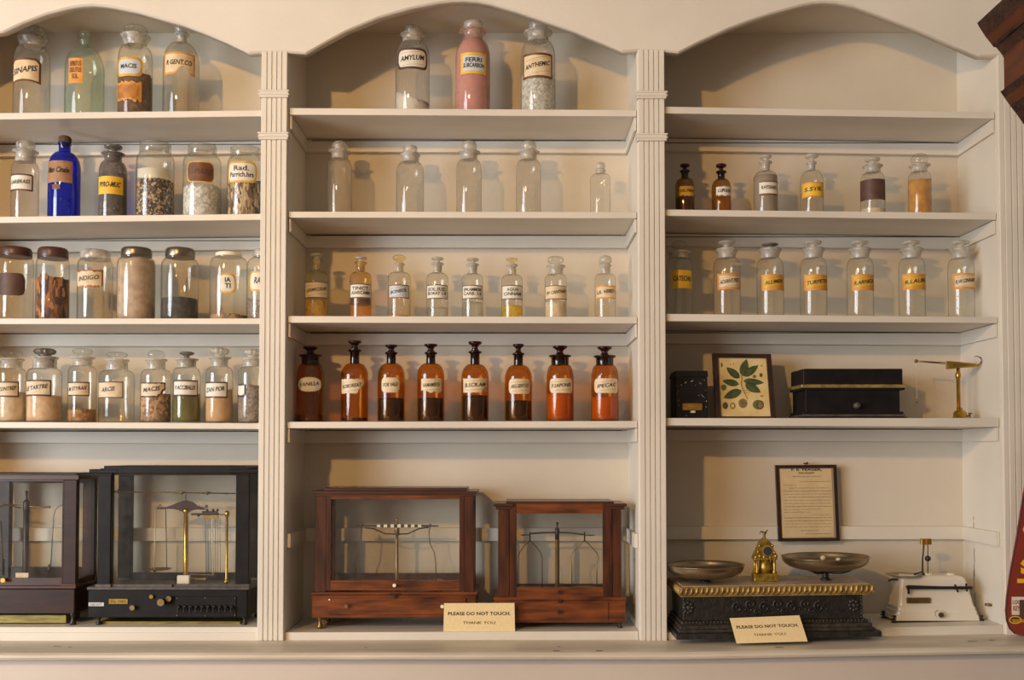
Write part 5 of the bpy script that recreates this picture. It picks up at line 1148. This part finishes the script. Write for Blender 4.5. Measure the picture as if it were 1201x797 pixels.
# brass letter scale
Yf = .085; Z = lambda py, Y=.085: ZZ(py, Y); z0 = sz(1126, Yf); X_ = XX(1126.5, Yf); u = M(Yf)
root = thing('letter_scale', (X_, Yf, z0), 'small brass balance on a slim column with a hanging chain, right end of its shelf', 'scale')
b = MB(); b.lathe([(9.5*u, z0), (9.5*u, z0+.003), (7.6*u, z0+.004), (7.4*u, Z(484)), (5.4*u, Z(481.5)), (3*u, Z(480.5)), (2.6*u, Z(478))], X_, Yf, 'brass', 28); b.build('base', root)
b = MB(); x = XX(1138.3, Yf); b.lathe([(.0035, z0), (.002, z0+.004), (.0016, Z(486)), (.005, Z(485.3)), (.005, Z(484)), (.001, Z(483.5))], x, Yf, 'dkbrass', 12); b.tube([(X_, Yf, Z(487.5)), (x, Yf, Z(487.5))], .0022, 'dkbrass'); b.build('levelling_screw', root)
b = MB(); b.lathe([(2.1*u, Z(482)), (2.0*u, Z(444)), (3.0*u, Z(442.5)), (3.1*u, Z(438)), (1.9*u, Z(436)), (1.8*u, Z(431))], XX(1125, Yf), Yf, 'brass', 16); b.build('column', root)
b = MB(); Pq = lambda x, y: (P(x, y, Yf)[0], P(x, y, Yf)[2])
b.prism([Pq(*p) for p in ((1110.8, 423.4), (1114, 423.6), (1143.8, 426.3), (1144, 430), (1126, 431.3), (1110.8, 432.8))], Yf-.007, Yf+.007, 'brass'); b.prism([Pq(*p) for p in ((1116, 426.5), (1142, 427.6), (1142, 428.8), (1116, 430))], Yf-.0076, Yf-.0068, 'dkbrass'); b.tube([P(1110.5, 425.8, Yf), P(1092, 424.5, Yf), P(1074.5, 423.3, Yf)], .0026, 'dkbrass', 8, r1=.0018); b.ball(P(1074.5, 423.3, Yf), .0045, 'dkbrass', 10); b.build('beam', root)
b = MB(); b.tube([P(*p, Yf) for p in ((1142, 429), (1147, 428.3), (1151, 425), (1151.6, 422), (1149.5, 419), (1146, 417.4), (1142.5, 418.4))], .0018, 'dkbrass', 8, r1=.0009); b.tube([P(1150, 424.5, Yf), P(1152.6, 422.6, Yf)], .0015, 'dkbrass', 6); b.build('curved_pointer', root)
b = MB()
b.tube([P(1074.5, 424, Yf), P(1073.6, 427, Yf), P(1074.6, 430, Yf), P(1075, 432, Yf)], .0006, 'silver', 6)
for i in range(18): 
    c = P(1074.9+.02*i, 431+i*2.1, Yf); b.ball(c, .0011, 'silver', 6, rz=.0017)
b.ball(P(1075.2, 471.3, Yf), .0026, 'dkbrass', 8); b.build('hanging_chain', root)

# ------------------------------------------------------------------ framed letter on the wall
Yw = DEP-.018
cor = [(908.9, 545.2), (980.3, 544.6), (984.2, 633.8), (912.7, 634.6)]
CC = [P(*c, Yw-.005) for c in cor]
def lmap(u, v, o=0.):
    A, B, C_, D_ = CC; x = v*((1-u)*A[0]+u*B[0])+(1-v)*((1-u)*D_[0]+u*C_[0]); z = v*((1-u)*A[2]+u*B[2])+(1-v)*((1-u)*D_[2]+u*C_[2]); return (x, Yw-.005-o, z)
root = thing('framed_letter', lmap(.5, 1), 'black-framed yellowed handwritten letter hanging from a nail on the wall', 'picture')
def lslab(b, u0, u1, v0, v1, o0, o1, m): b.hexa([lmap(u0, v0, o1), lmap(u1, v0, o1), lmap(u1, v0, o0), lmap(u0, v0, o0), lmap(u0, v1, o1), lmap(u1, v1, o1), lmap(u1, v1, o0), lmap(u0, v1, o0)], m)
b = MB(); fu, fv = .05, .04
for a in ((0, fu, 0, 1), (1-fu, 1, 0, 1), (fu, 1-fu, 1-fv, 1), (fu, 1-fu, 0, fv)): lslab(b, *a, -.004, .005, 'frame')
b.build('frame', root)
b = MB(); lslab(b, fu, 1-fu, fv, 1-fv, -.003, .001, 'framegilt'); lslab(b, fu+.018, 1-fu-.03, fv+.012, 1-fv-.012, -.002, .002, 'paper')
lm = lambda u, v: lmap(u, v, .0026)
b.text('F. E. YEAGER,', lm, .26, .76, .915, .955, 'ink', bold=.03, spread=True); b.text('DRUGGIST', lm, .38, .64, .882, .905, 'ink', bold=.02, spread=True); b.text('PRESCRIPTIONS AND CHEMICALS', lm, .28, .74, .842, .858, 'inkgrey', spread=True)
rnd = random.Random(3)
def scrawl(u0, u1, v, h, dark):
    u = u0
    while u < u1:
        wl = rnd.uniform(.035, .10); e = min(u+wl, u1); n = max(3, int((e-u)/.008)); prev = None
        for i in range(n+1):
            uu = u+(e-u)*i/n; vv = v+h*(.5+.5*sin(i*2.1+rnd.uniform(-.6, .6)))*(1.5 if rnd.random() < .12 else .7)
            if prev: 
                b.poly([lm(prev[0], prev[1]-.0022), lm(uu, vv-.0022), lm(uu, vv+.0022), lm(prev[0], prev[1]+.0022)], dark)
            prev = (uu, vv)
        u = e+.014
for v, u0, u1, dk in ((.775, .40, .90, 'inkgrey'), (.73, .12, .34, 'inkgrey'), (.692, .21, .86, 'inkgrey'), (.652, .12, .90, 'inkbrown'), (.612, .12, .91, 'inkgrey'), (.572, .2, .90, 'inkbrown'), (.53, .12, .88, 'inkgrey'), (.49, .12, .90, 'inkgrey'), (.45, .12, .90, 'inkbrown'), (.412, .12, .70, 'inkgrey'), (.375, .12, .55, 'inkgrey'), (.34, .56, .90, 'inkgrey'), (.302, .12, .90, 'inkbrown'), (.262, .12, .90, 'inkbrown'), (.222, .12, .90, 'inkgrey'), (.182, .12, .90, 'inkgrey'), (.135, .38, .66, 'inkbrown'), (.092, .45, .86, 'inkgrey')): scrawl(u0, u1, v, .013, dk)
b.build('letter_sheet', root)
b = MB(); c = P(944.2, 543.2, DEP-.01); b.tube([(c[0], DEP, c[2]), (c[0], DEP-.026, c[2]+.0005)], .0016, 'dkmetal', 8); b.ball((c[0], DEP-.027, c[2]+.0005), .0032, 'dkmetal', 8); b.build('nail', loc=(c[0], DEP, c[2]), label='small dark nail holding up the framed letter', cat='nail')

# ------------------------------------------------------------------ dark carved cabinet at the right (its cornice corner shows)
Yc = -.62; Ye = -1.7
pr = [(1178, -38), (1153.3, 27), (1156.5, 33), (1163, 43), (1170.5, 52.5), (1175.5, 55.5), (1183, 65), (1184.2, 68), (1184.2, 104), (1179.6, 107.5), (1184.5, 114.5), (1191, 124), (1198, 133), (1207, 146), (1212, 152)]
root = thing('carved_cabinet', (XX(1300, Yc), (Yc+Ye)/2, FLOORZ), 'tall dark carved walnut cabinet whose cornice corner shows at top right', 'cabinet')
W2 = lambda px, py: (XX(px, Yc), ZZ(py, Yc))
back = XX(1420, Yc)
# left-facing mouldings run towards the viewer; profile cut at the far end
def band(pts_, mats, name):
    b = MB(); n = len(pts_); a = b.add([(x, Yc, z) for x, z in pts_]); c = b.add([(x, Ye, z) for x, z in pts_])
    for i in range(n-1): b.face((a+i, a+i+1, c+i+1, c+i), mats[i % len(mats)])
    e0 = b.add([(back, Yc, pts_[0][1]), (back, Yc, pts_[-1][1]), (back, Ye, pts_[0][1]), (back, Ye, pts_[-1][1])])
    b.face([a+i for i in range(n)]+[e0+1, e0], mats[0]); b.face([c+i for i in range(n-1, -1, -1)]+[e0+2, e0+3], mats[0]); b.face((a, c, e0+2, e0), mats[0]); b.face((a+n-1, e0+1, e0+3, c+n-1), mats[0])
    b.build(name, root)
xy = [W2(*p) for p in pr]
ztopc = ZZ(-8, Yc)
band([(xy[1][0]+.012, xy[1][1]+.006), xy[1], xy[2], xy[3], xy[4], (xy[4][0]+.003, xy[4][1]-.004), xy[5], xy[6]], ['carved', 'carved', 'carved', 'walnut', 'carved', 'carved', 'carved'], 'cornice')
band([xy[6], xy[7], xy[8]], ['walnut'], 'frieze')
band([(xy[8][0]+.001, xy[8][1]), xy[9], xy[10], xy[11], xy[12], xy[13]], ['carved', 'carved', 'walnut', 'carved', 'carved'], 'lower_moulding')
b = MB(); b.box(XX(1209, Yc), back, Ye, Yc-.01, FLOORZ+.75, xy[13][1]+.01, 'walnut'); b.build('body', root)
b = MB(); b.box(XX(1197, Yc), back, Ye, Yc-.002, FLOORZ, ZZ(748, Yc), 'purple', .004); b.build('base', root)
b = MB(); b.box(XX(1209, Yc)+.01, back, Ye, Yc-.012, ZZ(749, Yc)-.01, FLOORZ+.76, 'walnut'); b.build('lower_panel', root)

# ------------------------------------------------------------------ red sign
Yr = -.045
root_l = 'dark red painted sign with yellow lettering standing on the ledge at the right edge'
cx_ = 1232; out = [(1203, 566), (1198, 596), (1193.5, 625), (1189, 650), (1184.5, 675), (1181, 700), (1179.8, 716), (1181, 728), (1184.5, 737), (1190, 742.5), (1197, 745.2)]
out = [(1212, 520)]+out; mir = [(2*cx_-x, y) for x, y in out][::-1]
pts_ = [P(x, y, Yr) for x, y in out+mir]
root = thing('painted_sign', (XX(cx_, Yr), Yr, ledge_z(XX(1220, Yr))+.0005), root_l, 'sign')
b = MB(); zmin = ledge_z(XX(1232, Yr))+.0012
pl = [(p[0], max(zmin, p[2])) for p in pts_]
b.prism(pl[::-1], Yr, Yr+.006, 'tinred'); b.build('panel', root)
b = MB(); b.tube([(x, Yr, z) for x, z in pl[:11]], .0012, 'purple', 6); b.build('rim', root)
b = MB(); mp = lambda u, v: (u, Yr-.0016, v); mp2 = lambda u, v: (u+.001, Yr-.0009, v-.0008)
for s, x0, x1, y0_, y1_ in (('S', 1195, 1213, 670.5, 652), ('S', 1195, 1213, 652.5, 651)):
    pass
for s, x0, x1, y0_, y1_, m_ in (('S', 1194.5, 1214, 673, 655, 'signyel'), ('T', 1190.5, 1214, 696, 678.5, 'signyel'), ('C', 1197.8, 1216, 630, 610, 'signyel')):
    b.text(s, mp2, XX(x0-.8, Yr), XX(x1+1, Yr), ZZ(y0_+.8, Yr), ZZ(y1_-.8, Yr), 'signor', bold=.07, spread=True)
    b.text(s, mp, XX(x0, Yr), XX(x1, Yr), ZZ(y0_, Yr), ZZ(y1_, Yr), m_, bold=.06, spread=True)
b.build('yellow_lettering', root)
b = MB(); b.box(XX(1183.8, Yr), XX(1214, Yr), Yr-.0012, Yr, ZZ(720.5, Yr), ZZ(699.5, Yr), 'l_white')
b.text('LOUI', lambda u, v: (u, Yr-.0018, v), XX(1184.5, Yr), XX(1194.6, Yr), ZZ(708, Yr), ZZ(703, Yr), 'inkred', bold=.02, spread=True); b.text('KEY', lambda u, v: (u, Yr-.0018, v), XX(1185, Yr), XX(1193, Yr), ZZ(715.5, Yr), ZZ(710, Yr), 'inkred', bold=.02, spread=True)
b.box(XX(1192.5, Yr), XX(1214, Yr), Yr-.0030, Yr-.0012, ZZ(722, Yr), ZZ(703, Yr), 'l_dark'); b.build('white_panel', root)
b = MB(); c = P(1190.5, 726.5, Yr)
ov = [(c[0]+.0145*cos(2*pi*i/20), c[2]+.009*sin(2*pi*i/20)) for i in range(20)]; ov2 = [(c[0]+.012*cos(2*pi*i/20), c[2]+.0068*sin(2*pi*i/20)) for i in range(20)]
b.poly([(x, Yr-.0010, z) for x, z in ov], 'signyel'); b.poly([(x, Yr-.0014, z) for x, z in ov2], 'l_dark'); b.box(c[0]-.008, c[0]+.02, Yr-.0024, Yr-.0016, c[2]-.001, c[2]+.0006, 'signyel'); b.box(c[0]-.006, c[0]+.02, Yr-.0024, Yr-.0016, c[2]-.005, c[2]-.0036, 'signyel'); b.build('oval_emblem', root)

# ------------------------------------------------------------------ light
w = bpy.data.worlds.new('world'); SC.world = w; w.use_nodes = True
bg = w.node_tree.nodes['Background']
tc = w.node_tree.nodes.new('ShaderNodeTexCoord'); sx = w.node_tree.nodes.new('ShaderNodeSeparateXYZ'); rp = w.node_tree.nodes.new('ShaderNodeValToRGB')
w.node_tree.links.new(tc.outputs['Generated'], sx.inputs[0]); w.node_tree.links.new(sx.outputs['Z'], rp.inputs[0])
rp.color_ramp.elements[0].position = 0.; rp.color_ramp.elements[0].color = (.60, .50, .40, 1)
rp.color_ramp.elements[1].position = .6; rp.color_ramp.elements[1].color = (.76, .70, .62, 1)
w.node_tree.links.new(rp.outputs[0], bg.inputs[0]); bg.inputs[1].default_value = .37
def light(name, kind, loc, energy, color, **k):
    l = bpy.data.lights.new(name, kind); l.energy = energy; l.color = color
    for a, v in k.items(): setattr(l, a, v)
    o = bpy.data.objects.new(name, l); COL.objects.link(o); o.location = loc; return o
light('warm_lamp', 'POINT', (-1.5, -3.1, 1.2), 175, (1., .545, .17), shadow_soft_size=.06)
for p in ((-.98, -2.2, .72), (-.98, -2.2, .46), (-.98, -2.2, .22), (.36, -2.6, .62), (.36, -2.6, .38), (.36, -2.6, .16)):  # small added lamps, placed to give the bottles warm highlights
    light('highlight_lamp', 'POINT', p, .9, (1., .55, .18), shadow_soft_size=.014)
from mathutils import Vector
for nm, yy, hh in (('window_light', -1.55, 1.5), ('window_light', -2.25, 1.5)):
    o = light(nm, 'AREA', (-2.9, yy, .10), 18, (.86, .93, 1.), shape='RECTANGLE', size=.42, size_y=1.5)
    d = Vector((0, -.1, 0))-Vector((-2.9, yy, .1)); d.z = 0; o.rotation_euler = d.to_track_quat('-Z', 'Y').to_euler()
o = light('left_fill_light', 'AREA', (-5.2, -4.9, .5), 222, (.92, .96, 1.), shape='DISK', size=3.)  # added distant fill from the left, evens brightness across the bays
o.rotation_euler = (Vector((0.5, 0, 0))-Vector((-5.2, -4.9, .5))).to_track_quat('-Z', 'Y').to_euler()

for o in ALL:
    if '_o' in o: del o['_o']
try:
    SC.view_settings.view_transform = 'Standard'; SC.view_settings.look = 'None'
except Exception: pass
SC.view_settings.exposure = 0.; SC.view_settings.gamma = 1.
SC.cycles.transparent_max_bounces = 24; SC.cycles.max_bounces = 8; SC.cycles.diffuse_bounces = 4
SC.cycles.use_denoising = True; SC.cycles.sample_clamp_indirect = 4.
